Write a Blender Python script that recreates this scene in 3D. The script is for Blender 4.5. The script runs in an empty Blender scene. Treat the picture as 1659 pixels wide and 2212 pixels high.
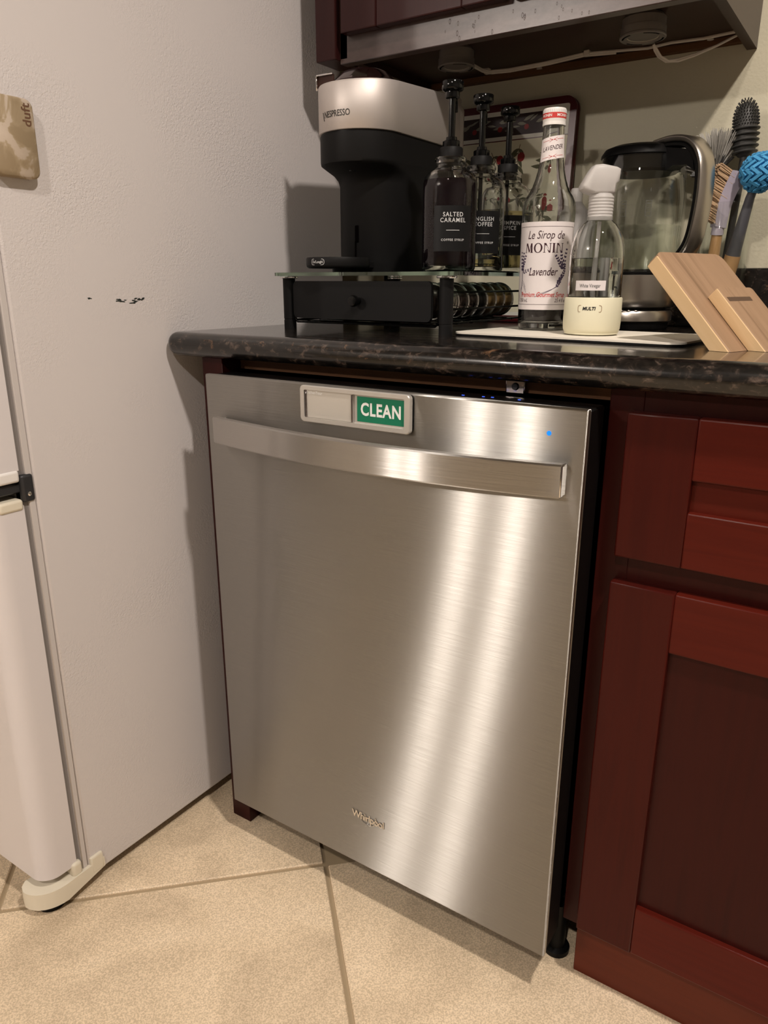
import bpy, bmesh, math, random
from mathutils import Vector, Matrix
random.seed(7)
scn = bpy.context.scene
COL = scn.collection
PI = math.pi

# ------------------------------------------------------------------ camera
F_PX, YAW, PITCH, ROLL = 1602.904, -0.588354, -0.300223, 0.001647
CAM = Vector((0.870954, -0.806855, 0.99373))
cd = bpy.data.cameras.new('camera')
cd.sensor_fit = 'VERTICAL'; cd.sensor_height = 36.0; cd.lens = F_PX / 2212 * 36.0
cd.clip_start = 0.02
cam = bpy.data.objects.new('camera', cd); COL.objects.link(cam)
fw = Vector((math.sin(YAW) * math.cos(PITCH), math.cos(YAW) * math.cos(PITCH), math.sin(PITCH)))
rt = Vector((math.cos(YAW), -math.sin(YAW), 0)); up = rt.cross(fw)
rt2 = rt * math.cos(ROLL) + up * math.sin(ROLL); up2 = up * math.cos(ROLL) - rt * math.sin(ROLL)
cam.matrix_world = Matrix(((rt2.x, up2.x, -fw.x, CAM.x), (rt2.y, up2.y, -fw.y, CAM.y), (rt2.z, up2.z, -fw.z, CAM.z), (0, 0, 0, 1)))
scn.camera = cam

# ------------------------------------------------------------------ world, lamps, exposure
w = bpy.data.worlds.new('room_light'); scn.world = w; w.use_nodes = True
w.node_tree.nodes['Background'].inputs[0].default_value = (1.0, 0.86, 0.72, 1)
w.node_tree.nodes['Background'].inputs[1].default_value = 0.03

def lamp(name, loc, power, size, color=(1.0, 0.895, 0.805), kind='POINT', target=None):
    l = bpy.data.lights.new(name, kind); l.energy = power; l.color = color
    if kind == 'POINT':
        l.shadow_soft_size = size
    else:
        l.shape = 'DISK'; l.size = size
    o = bpy.data.objects.new(name, l); COL.objects.link(o); o.location = loc
    if target:
        o.rotation_euler = (Vector(target) - Vector(loc)).to_track_quat('-Z', 'Y').to_euler()
    return o
lamp('ceiling_lamp_near', (1.26, -0.47, 2.42), 27, 0.11, kind='AREA', target=(1.26, -0.47, 0))
lamp('ceiling_lamp_front', (0.95, -1.80, 2.42), 24, 0.11, kind='AREA', target=(0.95, -1.80, 0))
lamp('pendant_lamp_far_a', (-1.62, -4.0, 2.30), 68, 0.05)
lamp('pendant_lamp_far_b', (-1.22, -4.0, 2.30), 68, 0.05)

scn.view_settings.view_transform = 'Standard'
scn.view_settings.look = 'None'
scn.view_settings.gamma = 1.0
scn.view_settings.use_curve_mapping = False
scn.view_settings.exposure = 0.36
scn.cycles.use_denoising = True
scn.cycles.max_bounces = 10
scn.cycles.diffuse_bounces = 3
scn.cycles.glossy_bounces = 4
scn.cycles.transmission_bounces = 10
scn.cycles.transparent_max_bounces = 12
scn.cycles.use_adaptive_sampling = True
scn.cycles.adaptive_threshold = 0.06
scn.cycles.adaptive_min_samples = 16

# ------------------------------------------------------------------ materials
def new_mat(name):
    m = bpy.data.materials.new(name); m.use_nodes = True
    return m, m.node_tree.nodes, m.node_tree.links, m.node_tree.nodes['Principled BSDF']
def pbr(name, col, rough=0.5, metal=0.0, spec=0.5, coat=0.0, trans=0.0, ior=1.45, emit=None, estr=0.0, bump=None, coat_rough=0.05):
    m, n, l, b = new_mat(name)
    b.inputs['Base Color'].default_value = (*col, 1)
    b.inputs['Roughness'].default_value = rough
    b.inputs['Metallic'].default_value = metal
    b.inputs['Specular IOR Level'].default_value = spec
    b.inputs['Coat Weight'].default_value = coat
    b.inputs['Coat Roughness'].default_value = coat_rough
    b.inputs['Transmission Weight'].default_value = trans
    b.inputs['IOR'].default_value = ior
    if emit:
        b.inputs['Emission Color'].default_value = (*emit, 1); b.inputs['Emission Strength'].default_value = estr
    if bump:
        add_bump(m, *bump)
    return m
def add_bump(m, scale, strength, dist=0.001, stretch=(1, 1, 1), detail=3.0):
    n, l = m.node_tree.nodes, m.node_tree.links
    tc = n.new('ShaderNodeTexCoord'); mp = n.new('ShaderNodeMapping'); nz = n.new('ShaderNodeTexNoise'); bp = n.new('ShaderNodeBump')
    mp.inputs['Scale'].default_value = stretch
    nz.inputs['Scale'].default_value = scale; nz.inputs['Detail'].default_value = detail
    bp.inputs['Strength'].default_value = strength; bp.inputs['Distance'].default_value = dist
    l.new(tc.outputs['Object'], mp.inputs['Vector']); l.new(mp.outputs['Vector'], nz.inputs['Vector'])
    l.new(nz.outputs['Fac'], bp.inputs['Height']); l.new(bp.outputs['Normal'], n['Principled BSDF'].inputs['Normal'])
    return bp
def ramp_noise(m, scale, stops, stretch=(1, 1, 1), detail=4.0, rough=0.55, distort=0.0, sock='Base Color', kind='noise'):
    n, l = m.node_tree.nodes, m.node_tree.links
    tc = n.new('ShaderNodeTexCoord'); mp = n.new('ShaderNodeMapping'); mp.inputs['Scale'].default_value = stretch
    nz = n.new('ShaderNodeTexNoise'); nz.inputs['Scale'].default_value = scale; nz.inputs['Detail'].default_value = detail
    nz.inputs['Roughness'].default_value = rough; nz.inputs['Distortion'].default_value = distort
    cr = n.new('ShaderNodeValToRGB')
    e = cr.color_ramp.elements
    while len(e) < len(stops): e.new(0.5)
    for el, (p, c) in zip(e, stops):
        el.position = p; el.color = (*c, 1)
    l.new(tc.outputs['Object'], mp.inputs['Vector']); l.new(mp.outputs['Vector'], nz.inputs['Vector'])
    l.new(nz.outputs['Fac'], cr.inputs['Fac'])
    if sock: l.new(cr.outputs['Color'], n['Principled BSDF'].inputs[sock])
    return cr, nz, mp

def steel_mat(name, col, rough, aniso=0.8, k=0.5, scale=(16, 1, 1500)):
    """horizontally brushed sheet: strongly anisotropic gloss plus faint grain lines"""
    m = bpy.data.materials.new(name); m.use_nodes = True; n, l = m.node_tree.nodes, m.node_tree.links
    n.remove(n['Principled BSDF']); gl = n.new('ShaderNodeBsdfAnisotropic')
    gl.inputs['Color'].default_value = (*col, 1); gl.inputs['Roughness'].default_value = rough; gl.inputs['Anisotropy'].default_value = aniso
    cx = n.new('ShaderNodeCombineXYZ'); cx.inputs[0].default_value = 1.0
    l.new(cx.outputs[0], gl.inputs['Tangent'])
    tc = n.new('ShaderNodeTexCoord'); mp = n.new('ShaderNodeMapping'); mp.inputs['Scale'].default_value = scale
    nz = n.new('ShaderNodeTexNoise'); nz.inputs['Scale'].default_value = 1.0; nz.inputs['Detail'].default_value = 3
    sb = n.new('ShaderNodeMath'); sb.operation = 'SUBTRACT'; sb.inputs[1].default_value = 0.5
    ml = n.new('ShaderNodeMath'); ml.operation = 'MULTIPLY'; ml.inputs[1].default_value = k
    cz = n.new('ShaderNodeCombineXYZ'); ge = n.new('ShaderNodeNewGeometry')
    ad = n.new('ShaderNodeVectorMath'); ad.operation = 'ADD'; nm = n.new('ShaderNodeVectorMath'); nm.operation = 'NORMALIZE'
    l.new(tc.outputs['Object'], mp.inputs['Vector']); l.new(mp.outputs['Vector'], nz.inputs['Vector'])
    l.new(nz.outputs['Fac'], sb.inputs[0]); l.new(sb.outputs[0], ml.inputs[0]); l.new(ml.outputs[0], cz.inputs[2])
    l.new(ge.outputs['Normal'], ad.inputs[0]); l.new(cz.outputs[0], ad.inputs[1]); l.new(ad.outputs[0], nm.inputs[0])
    l.new(nm.outputs[0], gl.inputs['Normal']); l.new(gl.outputs[0], n['Material Output'].inputs['Surface'])
    return m
def wood_mat(name, cols, along, scale=14.0, rough=0.34, coat=0.04):
    m = pbr(name, cols[0], rough, coat=coat, coat_rough=0.18, spec=0.16)
    st = [1, 1, 1]; st[along] = 0.06
    ramp_noise(m, scale * 4, [(0.25, cols[0]), (0.55, cols[1]), (0.8, cols[2])], tuple(st), 6, 0.6, 0.4)
    return m

M = {}
# white painted fridge steel with leathery relief
M['fridge'] = pbr('fridge_paint', (0.66, 0.62, 0.61), 0.36, spec=0.45)
def fridge_relief(m):
    n, l = m.node_tree.nodes, m.node_tree.links
    tc = n.new('ShaderNodeTexCoord'); a = n.new('ShaderNodeTexNoise'); b = n.new('ShaderNodeTexNoise')
    a.inputs['Scale'].default_value = 260; a.inputs['Detail'].default_value = 2; a.inputs['Distortion'].default_value = 0.8
    b.inputs['Scale'].default_value = 7; b.inputs['Detail'].default_value = 1
    mr = n.new('ShaderNodeMapRange'); mr.inputs['From Min'].default_value = 0.42; mr.inputs['From Max'].default_value = 0.72
    mr.inputs['To Min'].default_value = 0.05; mr.inputs['To Max'].default_value = 1.0
    bp = n.new('ShaderNodeBump'); bp.inputs['Distance'].default_value = 0.0011
    l.new(tc.outputs['Object'], a.inputs['Vector']); l.new(tc.outputs['Object'], b.inputs['Vector'])
    l.new(b.outputs['Fac'], mr.inputs['Value']); l.new(mr.outputs['Result'], bp.inputs['Strength'])
    l.new(a.outputs['Fac'], bp.inputs['Height']); l.new(bp.outputs['Normal'], n['Principled BSDF'].inputs['Normal'])
fridge_relief(M['fridge'])
M['fridge_door'] = pbr('fridge_door_paint', (0.70, 0.66, 0.66), 0.3)
M['flange'] = pbr('fridge_flange', (0.58, 0.54, 0.52), 0.35)
M['gasket'] = pbr('grey_gasket', (0.22, 0.20, 0.19), 0.6)
M['cream_plastic'] = pbr('cream_plastic', (0.74, 0.68, 0.55), 0.4)
M['white_plastic'] = pbr('white_plastic', (0.80, 0.77, 0.74), 0.4)
M['black_plastic'] = pbr('black_plastic', (0.005, 0.0047, 0.0047), 0.4, spec=0.15)
M['black_gloss'] = pbr('black_gloss', (0.003, 0.003, 0.003), 0.10, spec=0.35)
M['black_satin'] = pbr('black_satin', (0.0085, 0.0082, 0.0082), 0.5, spec=0.15)
M['charcoal'] = pbr('charcoal_metal', (0.05, 0.05, 0.053), 0.4, 0.5)
M['scuff'] = pbr('scuff_black', (0.02, 0.025, 0.022), 0.7)
M['steel'] = steel_mat('brushed_steel', (0.42, 0.41, 0.39), 0.30, 0.84)
M['steel_handle'] = steel_mat('brushed_steel_handle', (0.56, 0.545, 0.525), 0.32, 0.78)
M['chrome'] = pbr('chrome', (0.78, 0.77, 0.76), 0.08, 1.0)
M['chrome_dark'] = pbr('dark_chrome', (0.25, 0.22, 0.22), 0.12, 1.0)
M['nickel'] = pbr('brushed_nickel', (0.50, 0.46, 0.41), 0.30, 1.0, bump=(30, 0.05, 0.0004, (1, 1, 30)))
M['silver_paint'] = pbr('champagne_silver', (0.60, 0.55, 0.52), 0.52, 0.7)
M['sign_silver'] = pbr('matte_silver_plastic', (0.60, 0.57, 0.53), 0.38, 0.6)
M['sign_plate'] = pbr('silver_slider', (0.58, 0.55, 0.50), 0.5, 0.5)
M['green'] = pbr('sign_green', (0.0, 0.17, 0.085), 0.45)
M['print_white'] = pbr('print_white', (0.82, 0.82, 0.80), 0.5)
M['print_grey'] = pbr('print_pale_grey', (0.55, 0.55, 0.55), 0.5)
M['print_black'] = pbr('print_black', (0.012, 0.01, 0.012), 0.5)
M['print_dark'] = pbr('print_dark_grey', (0.04, 0.035, 0.03), 0.5)
M['print_maroon'] = pbr('print_maroon', (0.045, 0.012, 0.018), 0.5)
M['print_red'] = pbr('print_red', (0.55, 0.035, 0.03), 0.5)
M['print_violet'] = pbr('print_violet', (0.06, 0.04, 0.085), 0.6)
M['label_white'] = pbr('paper_label', (0.76, 0.70, 0.69), 0.5)
M['label_black'] = pbr('black_label', (0.007, 0.007, 0.0075), 0.45, spec=0.25)
M['led_blue'] = pbr('led_blue', (0.0, 0.1, 0.5), 0.4, emit=(0.0, 0.20, 1.0), estr=0.9)
M['led_small'] = pbr('led_small', (0.0, 0.05, 0.4), 0.4, emit=(0.05, 0.12, 1.0), estr=1.5)
M['glass'] = pbr('clear_glass', (0.97, 0.985, 0.97), 0.0, trans=1.0, ior=1.47)
M['glass_green'] = pbr('plate_glass', (0.55, 0.74, 0.68), 0.0, trans=1.0, ior=1.5)
def thin_glass(name, tint):
    m = bpy.data.materials.new(name); m.use_nodes = True; n, l = m.node_tree.nodes, m.node_tree.links
    n.remove(n['Principled BSDF']); out = n['Material Output']
    tr, gl, mx, lw, pw, mu = n.new('ShaderNodeBsdfTransparent'), n.new('ShaderNodeBsdfGlossy'), n.new('ShaderNodeMixShader'), n.new('ShaderNodeLayerWeight'), n.new('ShaderNodeMath'), n.new('ShaderNodeMath')
    tr.inputs['Color'].default_value = (*tint, 1); gl.inputs['Roughness'].default_value = 0.02; gl.inputs['Color'].default_value = (1, 1, 1, 1)
    lw.inputs['Blend'].default_value = 0.5; pw.operation = 'POWER'; pw.inputs[1].default_value = 4.0
    mu.operation = 'MULTIPLY_ADD'; mu.inputs[1].default_value = 0.75; mu.inputs[2].default_value = 0.04
    l.new(lw.outputs['Facing'], pw.inputs[0]); l.new(pw.outputs[0], mu.inputs[0]); l.new(mu.outputs[0], mx.inputs['Fac'])
    l.new(tr.outputs[0], mx.inputs[1]); l.new(gl.outputs[0], mx.inputs[2]); l.new(mx.outputs[0], out.inputs['Surface'])
    return m
M['water_thin'] = thin_glass('still_water', (0.95, 0.96, 0.94))
M['glass_thin'] = thin_glass('thin_clear_glass', (0.965, 0.975, 0.965))
M['water'] = pbr('clear_liquid', (0.98, 0.99, 0.98), 0.0, trans=1.0, ior=1.33)
M['syrup_dark'] = pbr('dark_syrup', (0.010, 0.005, 0.0075), 0.25, spec=0.05)
M['syrup_gold'] = pbr('gold_syrup', (0.82, 0.70, 0.36), 0.0, trans=1.0, ior=1.4)
M['frost'] = pbr('translucent_plastic', (0.80, 0.77, 0.75), 0.35, trans=0.45, ior=1.3)
M['silicone_cream'] = pbr('cream_silicone', (0.72, 0.68, 0.50), 0.55)
M['wall'] = pbr('wall_paint', (0.56, 0.52, 0.39), 0.6, bump=(220, 0.35, 0.0012, (1, 1, 1), 2.0))
M['wall_room'] = pbr('room_wall_paint', (0.27, 0.255, 0.235), 0.7)
M['ceiling_paint'] = pbr('ceiling_paint', (0.38, 0.37, 0.355), 0.8)
M['cord'] = pbr('cord_white', (0.62, 0.55, 0.48), 0.5)
M['dark_inside'] = pbr('dark_inside', (0.002, 0.0015, 0.0015), 0.7, spec=0.0)
M['puck'] = pbr('puck_body', (0.19, 0.165, 0.145), 0.4, 0.3)
M['puck_lens'] = pbr('puck_lens', (0.55, 0.50, 0.40), 0.15, 0.2)
CH = ((0.036, 0.0040, 0.0026), (0.048, 0.0055, 0.0034), (0.030, 0.0034, 0.0022))
M['cherry_v'] = wood_mat('cherry_vertical', CH, 2)
M['cherry_h'] = wood_mat('cherry_horizontal', ((0.062, 0.0062, 0.0034), (0.078, 0.0085, 0.0044), (0.052, 0.0050, 0.0028)), 0)
M['cherry_frame'] = wood_mat('cherry_frame', ((0.026, 0.0036, 0.0028), (0.034, 0.0046, 0.0034), (0.021, 0.0030, 0.0024)), 2)
M['cherry_shaded'] = wood_mat('cherry_upper_shaded', ((0.024, 0.0062, 0.0062), (0.030, 0.0078, 0.0076), (0.020, 0.0052, 0.0052)), 2, rough=0.3, coat=0.25)  # same cherry wood, with dimmer light and gloss painted into a darker colour
M['kick'] = wood_mat('toe_kick_wood', ((0.085, 0.013, 0.005), (0.105, 0.017, 0.006), (0.07, 0.010, 0.004)), 0, rough=0.4, coat=0.15)
M['under_wood'] = wood_mat('underside_wood', ((0.030, 0.012, 0.009), (0.038, 0.016, 0.011), (0.024, 0.010, 0.008)), 0, rough=0.35, coat=0.2)
M['strip_wood'] = wood_mat('strip_wood', ((0.09, 0.04, 0.02), (0.14, 0.065, 0.03), (0.05, 0.022, 0.012)), 0, rough=0.6, coat=0.0)
M['oak'] = wood_mat('acacia_block', ((0.27, 0.168, 0.098), (0.33, 0.21, 0.128), (0.165, 0.097, 0.054)), 2, scale=10, rough=0.5, coat=0.0)
M['oak_lit'] = wood_mat('acacia_lit_side', ((0.62, 0.42, 0.22), (0.68, 0.48, 0.27), (0.50, 0.31, 0.15)), 2, scale=10, rough=0.5, coat=0.0)  # same wood as the block, colour brightened for front light on its sides
M['slot_wood'] = pbr('slot_wood', (0.09, 0.05, 0.028), 0.7)
M['handle_wood'] = wood_mat('brush_handle_wood', ((0.42, 0.23, 0.10), (0.50, 0.29, 0.13), (0.33, 0.17, 0.07)), 2, scale=12, rough=0.45, coat=0.1)
# upper-cabinet light rail: cherry with a row of dried water spots
def rail_mat():
    m = pbr('stained_rail', (0.12, 0.07, 0.06), 0.35, coat=0.8, coat_rough=0.28)
    ramp_noise(m, 26, [(0.3, (0.040, 0.020, 0.017)), (0.75, (0.085, 0.055, 0.048))], (1, 1, 2), 5, 0.6)
    return m
M['rail'] = rail_mat()
def granite():
    m = pbr('granite_laminate', (0.02, 0.017, 0.015), 0.22, spec=0.4, coat=0.5, coat_rough=0.06)
    n, l = m.node_tree.nodes, m.node_tree.links; b = n['Principled BSDF']
    c1, z1, m1 = ramp_noise(m, 95, [(0.44, (0.004, 0.0034, 0.003)), (0.55, (0.014, 0.0105, 0.0085)), (0.64, (0.060, 0.043, 0.034)), (0.76, (0.13, 0.098, 0.08))], (0.7, 1, 1), 6, 0.65, 0.5, sock=None)
    c2, z2, m2 = ramp_noise(m, 34, [(0.60, (0, 0, 0)), (0.70, (0.8, 0.8, 0.8))], (0.9, 1, 1), 7, 0.8, 0.6, sock=None)
    mx = n.new('ShaderNodeMix'); mx.data_type = 'RGBA'
    l.new(c2.outputs['Color'], mx.inputs['Factor']); l.new(c1.outputs['Color'], mx.inputs['A'])
    mx.inputs['B'].default_value = (0.16, 0.085, 0.045, 1)
    l.new(mx.outputs['Result'], b.inputs['Base Color'])
    return m
M['granite'] = granite()
def tile_mat():
    m = pbr('stone_tile', (0.48, 0.40, 0.29), 0.42, spec=0.4)
    n, l = m.node_tree.nodes, m.node_tree.links; b = n['Principled BSDF']
    tc = n.new('ShaderNodeTexCoord'); oi = n.new('ShaderNodeObjectInfo'); ad = n.new('ShaderNodeVectorMath'); sc = n.new('ShaderNodeVectorMath')
    sc.operation = 'SCALE'; sc.inputs[0].default_value = (11.3, 7.1, 3.7)
    l.new(oi.outputs['Random'], sc.inputs['Scale']); l.new(tc.outputs['Object'], ad.inputs[0]); l.new(sc.outputs['Vector'], ad.inputs[1])
    big = n.new('ShaderNodeTexNoise'); big.inputs['Scale'].default_value = 5.5; big.inputs['Detail'].default_value = 6; big.inputs['Distortion'].default_value = 0.9
    fine = n.new('ShaderNodeTexNoise'); fine.inputs['Scale'].default_value = 420; fine.inputs['Detail'].default_value = 3
    l.new(ad.outputs['Vector'], big.inputs['Vector']); l.new(ad.outputs['Vector'], fine.inputs['Vector'])
    cr = n.new('ShaderNodeValToRGB'); e = cr.color_ramp.elements; e.new(0.5)
    for el, (p, c) in zip(e, [(0.25, (0.60, 0.485, 0.35)), (0.5, (0.79, 0.65, 0.475)), (0.75, (0.87, 0.73, 0.555))]):
        el.position = p; el.color = (*c, 1)
    cf = n.new('ShaderNodeValToRGB'); cf.color_ramp.elements[0].position = 0.38; cf.color_ramp.elements[1].position = 0.62
    cf.color_ramp.elements[0].color = (0.76, 0.73, 0.68, 1); cf.color_ramp.elements[1].color = (1.08, 1.06, 1.03, 1)
    mx = n.new('ShaderNodeMix'); mx.data_type = 'RGBA'; mx.blend_type = 'MULTIPLY'; mx.inputs['Factor'].default_value = 1
    l.new(big.outputs['Fac'], cr.inputs['Fac']); l.new(fine.outputs['Fac'], cf.inputs['Fac'])
    l.new(cr.outputs['Color'], mx.inputs['A']); l.new(cf.outputs['Color'], mx.inputs['B']); l.new(mx.outputs['Result'], b.inputs['Base Color'])
    bp = n.new('ShaderNodeBump'); bp.inputs['Strength'].default_value = 0.35; bp.inputs['Distance'].default_value = 0.001
    l.new(fine.outputs['Fac'], bp.inputs['Height']); l.new(bp.outputs['Normal'], b.inputs['Normal'])
    return m
M['tile'] = tile_mat()
M['grout'] = pbr('grout', (0.38, 0.29, 0.18), 0.8)
M['mat_top'] = pbr('mat_cloth', (0.74, 0.69, 0.60), 0.9, bump=(700, 0.2, 0.0006))
def plaque():
    m = pbr('marbled_stone', (0.5, 0.4, 0.28), 0.6)
    ramp_noise(m, 26, [(0.44, (0.30, 0.225, 0.135)), (0.50, (0.37, 0.285, 0.18)), (0.53, (0.50, 0.41, 0.32)), (0.7, (0.55, 0.455, 0.37))], (1, 1, 0.8), 4, 0.55, 0.6)
    return m
M['plaque'] = plaque()
M['maroon'] = pbr('maroon_lacquer', (0.075, 0.003, 0.006), 0.3)
M['cream_print'] = pbr('cream_print', (0.80, 0.76, 0.58), 0.5)
M['ivory_print'] = pbr('ivory_print', (0.82, 0.80, 0.72), 0.5)
M['dark_band'] = pbr('dark_band_print', (0.030, 0.012, 0.012), 0.5)
M['leaf_print'] = pbr('leaf_print', (0.115, 0.115, 0.062), 0.6)
M['leaf_pale'] = pbr('leaf_pale_print', (0.27, 0.26, 0.21), 0.6)
M['berry_print'] = pbr('berry_print', (0.28, 0.018, 0.018), 0.5)
M['stem_print'] = pbr('stem_print', (0.13, 0.065, 0.035), 0.6)
M['bristle_grey'] = pbr('bristle_grey', (0.46, 0.44, 0.40), 0.5)
M['bristle_dark'] = pbr('bristle_dark', (0.085, 0.083, 0.08), 0.5)
M['bristle_tan'] = pbr('bristle_tan', (0.50, 0.33, 0.19), 0.6)
M['lavender'] = pbr('lavender_plastic', (0.46, 0.41, 0.49), 0.5)
M['silicone_dark'] = pbr('dark_silicone', (0.040, 0.039, 0.037), 0.5)
M['sponge_blue'] = pbr('blue_sponge', (0.06, 0.30, 0.56), 0.75)
M['slate'] = pbr('slate_plastic', (0.065, 0.065, 0.075), 0.5)
M['foil_silver'] = pbr('pod_silver', (0.55, 0.53, 0.50), 0.25, 1.0)
M['foil_dark'] = pbr('pod_dark_brown', (0.06, 0.045, 0.04), 0.25, 0.8)
M['foil_black'] = pbr('pod_black', (0.012, 0.011, 0.011), 0.3, 0.4)
M['foil_gold'] = pbr('pod_gold', (0.36, 0.25, 0.12), 0.3, 0.9)
M['scale_print'] = pbr('scale_print', (0.10, 0.10, 0.09), 0.5)

# ------------------------------------------------------------------ mesh builder
class G:
    def __init__(s): s.bm = bmesh.new(); s.boxy = False
    def _add(s, bm2, M4=None):
        if M4 is not None: bmesh.ops.transform(bm2, matrix=M4, verts=bm2.verts)
        vm = {}
        for v in bm2.verts: vm[v] = s.bm.verts.new(v.co)
        for f in bm2.faces:
            try: s.bm.faces.new([vm[v] for v in f.verts])
            except ValueError: pass
        bm2.free(); return s
    def box(s, x0, x1, y0, y1, z0, z1, bev=0.0, seg=2, M4=None):
        b = bmesh.new(); bmesh.ops.create_cube(b, size=1)
        for v in b.verts: v.co = Vector(((x0 + x1) / 2 + v.co.x * (x1 - x0), (y0 + y1) / 2 + v.co.y * (y1 - y0), (z0 + z1) / 2 + v.co.z * (z1 - z0)))
        if bev > 0: s.boxy = True; bmesh.ops.bevel(b, geom=b.edges[:], offset=bev, segments=seg, profile=0.5, affect='EDGES')
        return s._add(b, M4)
    def loft(s, rings, cap0=True, cap1=True, closed=True):
        R = [[s.bm.verts.new(p) for p in r] for r in rings]
        n = len(R[0])
        for a, b in zip(R, R[1:]):
            for i in range(n if closed else n - 1):
                j = (i + 1) % n
                try: s.bm.faces.new((a[i], a[j], b[j], b[i]))
                except ValueError: pass
        if cap0: s.bm.faces.new(list(reversed(R[0])))
        if cap1: s.bm.faces.new(R[-1])
        return s
    def lathe(s, prof, c=(0, 0, 0), seg=32, M4=None, cap0=False, cap1=False):
        b = bmesh.new(); rings = []
        for r, z in prof:
            if r <= 1e-6: rings.append([b.verts.new((0, 0, z))])
            else: rings.append([b.verts.new((r * math.cos(2 * PI * i / seg), r * math.sin(2 * PI * i / seg), z)) for i in range(seg)])
        for A, B in zip(rings, rings[1:]):
            for i in range(seg):
                j = (i + 1) % seg
                if len(A) == 1 and len(B) == 1: continue
                if len(A) == 1: b.faces.new((A[0], B[j], B[i]))
                elif len(B) == 1: b.faces.new((A[i], A[j], B[0]))
                else: b.faces.new((A[i], A[j], B[j], B[i]))
        T = Matrix.Translation(Vector(c)) @ (M4 if M4 is not None else Matrix.Identity(4))
        return s._add(b, T)
    def tube(s, pts, r, seg=8, caps=True):
        pts = [Vector(p) for p in pts]; rings = []
        rr = r if isinstance(r, (list, tuple)) else [r] * len(pts)
        t = (pts[1] - pts[0]).normalized(); a = Vector((0, 0, 1)) if abs(t.z) < 0.9 else Vector((1, 0, 0))
        n = t.cross(a).normalized()
        for i, p in enumerate(pts):
            if i == 0: t = pts[1] - pts[0]
            elif i == len(pts) - 1: t = pts[-1] - pts[-2]
            else: t = (pts[i + 1] - pts[i]).normalized() + (pts[i] - pts[i - 1]).normalized()
            t.normalize(); n = (n - t * n.dot(t)).normalized(); b = t.cross(n)
            rings.append([p + (n * math.cos(2 * PI * k / seg) + b * math.sin(2 * PI * k / seg)) * rr[i] for k in range(seg)])
        return s.loft(rings, caps, caps)
    def prism(s, poly, f0, f1):
        """poly of 2-D points; f0, f1 map them to the two end faces"""
        return s.loft([[f0(*p) for p in poly], [f1(*p) for p in poly]])
    def face(s, pts):
        s.bm.faces.new([s.bm.verts.new(p) for p in pts]); return s
    def flat(s, verts, faces, fn):
        V = [s.bm.verts.new(fn(*v)) for v in verts]
        for f in faces:
            try: s.bm.faces.new([V[i] for i in f])
            except ValueError: pass
        return s
    def obj(s, name, mat, parent=None, smooth=40, at=None, normals=True):
        if normals: bmesh.ops.recalc_face_normals(s.bm, faces=s.bm.faces[:])
        org = Vector(at) if at is not None else (parent['_o'] if False else ORG.get(parent.name if parent else None, Vector((0, 0, 0))))
        for v in s.bm.verts: v.co -= org
        me = bpy.data.meshes.new(name); s.bm.to_mesh(me); s.bm.free()
        if smooth:
            for p in me.polygons: p.use_smooth = True
            me.set_sharp_from_angle(angle=math.radians(smooth))
            if s.boxy:                      # keep the flat sides of bevelled boxes truly flat
                for p in me.polygons:
                    if max(abs(c) for c in p.normal) > 0.9999: p.use_smooth = False
        me.materials.append(M[mat] if isinstance(mat, str) else mat)
        o = bpy.data.objects.new(name, me); COL.objects.link(o)
        if parent: o.parent = parent
        else: o.location = org
        ORG[o.name] = org
        return o
ORG = {None: Vector((0, 0, 0))}
def tag(o, label, cat, group=None):
    o['label'] = label; o['category'] = cat
    if group: o['group'] = group
    return o
def thing(name, label, cat, loc, group=None):
    o = bpy.data.objects.new(name, None); COL.objects.link(o); o.location = loc
    o.empty_display_size = 0.05
    ORG[o.name] = Vector(loc)
    return tag(o, label, cat, group)
def structure(o): o['kind'] = 'structure'; return o
def rrect(x0, x1, y0, y1, r, n=5):
    P = []
    for cx, cy, a0 in ((x1 - r, y1 - r, 0), (x0 + r, y1 - r, PI / 2), (x0 + r, y0 + r, PI), (x1 - r, y0 + r, 1.5 * PI)):
        for i in range(n + 1):
            a = a0 + PI / 2 * i / n; P.append((cx + r * math.cos(a), cy + r * math.sin(a)))
    return P
def text(g, body, size, fn, bold=0.0, shear=0.0, space=1.0, sx=1.0, depth=None, line=1.0, align='CENTER'):
    cu = bpy.data.curves.new('t', 'FONT'); cu.body = body; cu.size = size; cu.align_x = align; cu.align_y = 'CENTER'
    cu.offset = bold; cu.shear = shear; cu.space_character = space; cu.resolution_u = 3; cu.space_line = line
    if depth: cu.extrude = depth
    o = bpy.data.objects.new('t', cu); COL.objects.link(o); bpy.context.view_layer.update()
    ev = o.evaluated_get(bpy.context.evaluated_depsgraph_get()); me = ev.to_mesh()
    vs = [(v.co.x * sx, v.co.y, v.co.z) for v in me.vertices]; fs = [tuple(p.vertices) for p in me.polygons]
    ev.to_mesh_clear(); bpy.data.objects.remove(o); bpy.data.curves.remove(cu)
    if depth: g.flat(vs, fs, fn)
    else: g.flat([(a, b) for a, b, c in vs], fs, fn)
    return g
def cyl_map(cx, cy, R, a0, z0, slope=0.0):
    """(u, v) on a cylinder wall: u metres along the arc to the right as seen from outside, v metres up"""
    def f(u, v):
        rr = R(z0 + v) if callable(R) else R
        a = a0 + u / rr
        return Vector((cx + rr * math.cos(a), cy + rr * math.sin(a), z0 + v + slope * u))
    return f
def cyl_patch(g, fn, u0, u1, v0, v1, n=20, m=2):
    V = [[g.bm.verts.new(fn(u0 + (u1 - u0) * i / n, v0 + (v1 - v0) * j / m)) for i in range(n + 1)] for j in range(m + 1)]
    for j in range(m):
        for i in range(n): g.bm.faces.new((V[j][i], V[j][i + 1], V[j + 1][i + 1], V[j + 1][i]))
    return g
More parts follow.
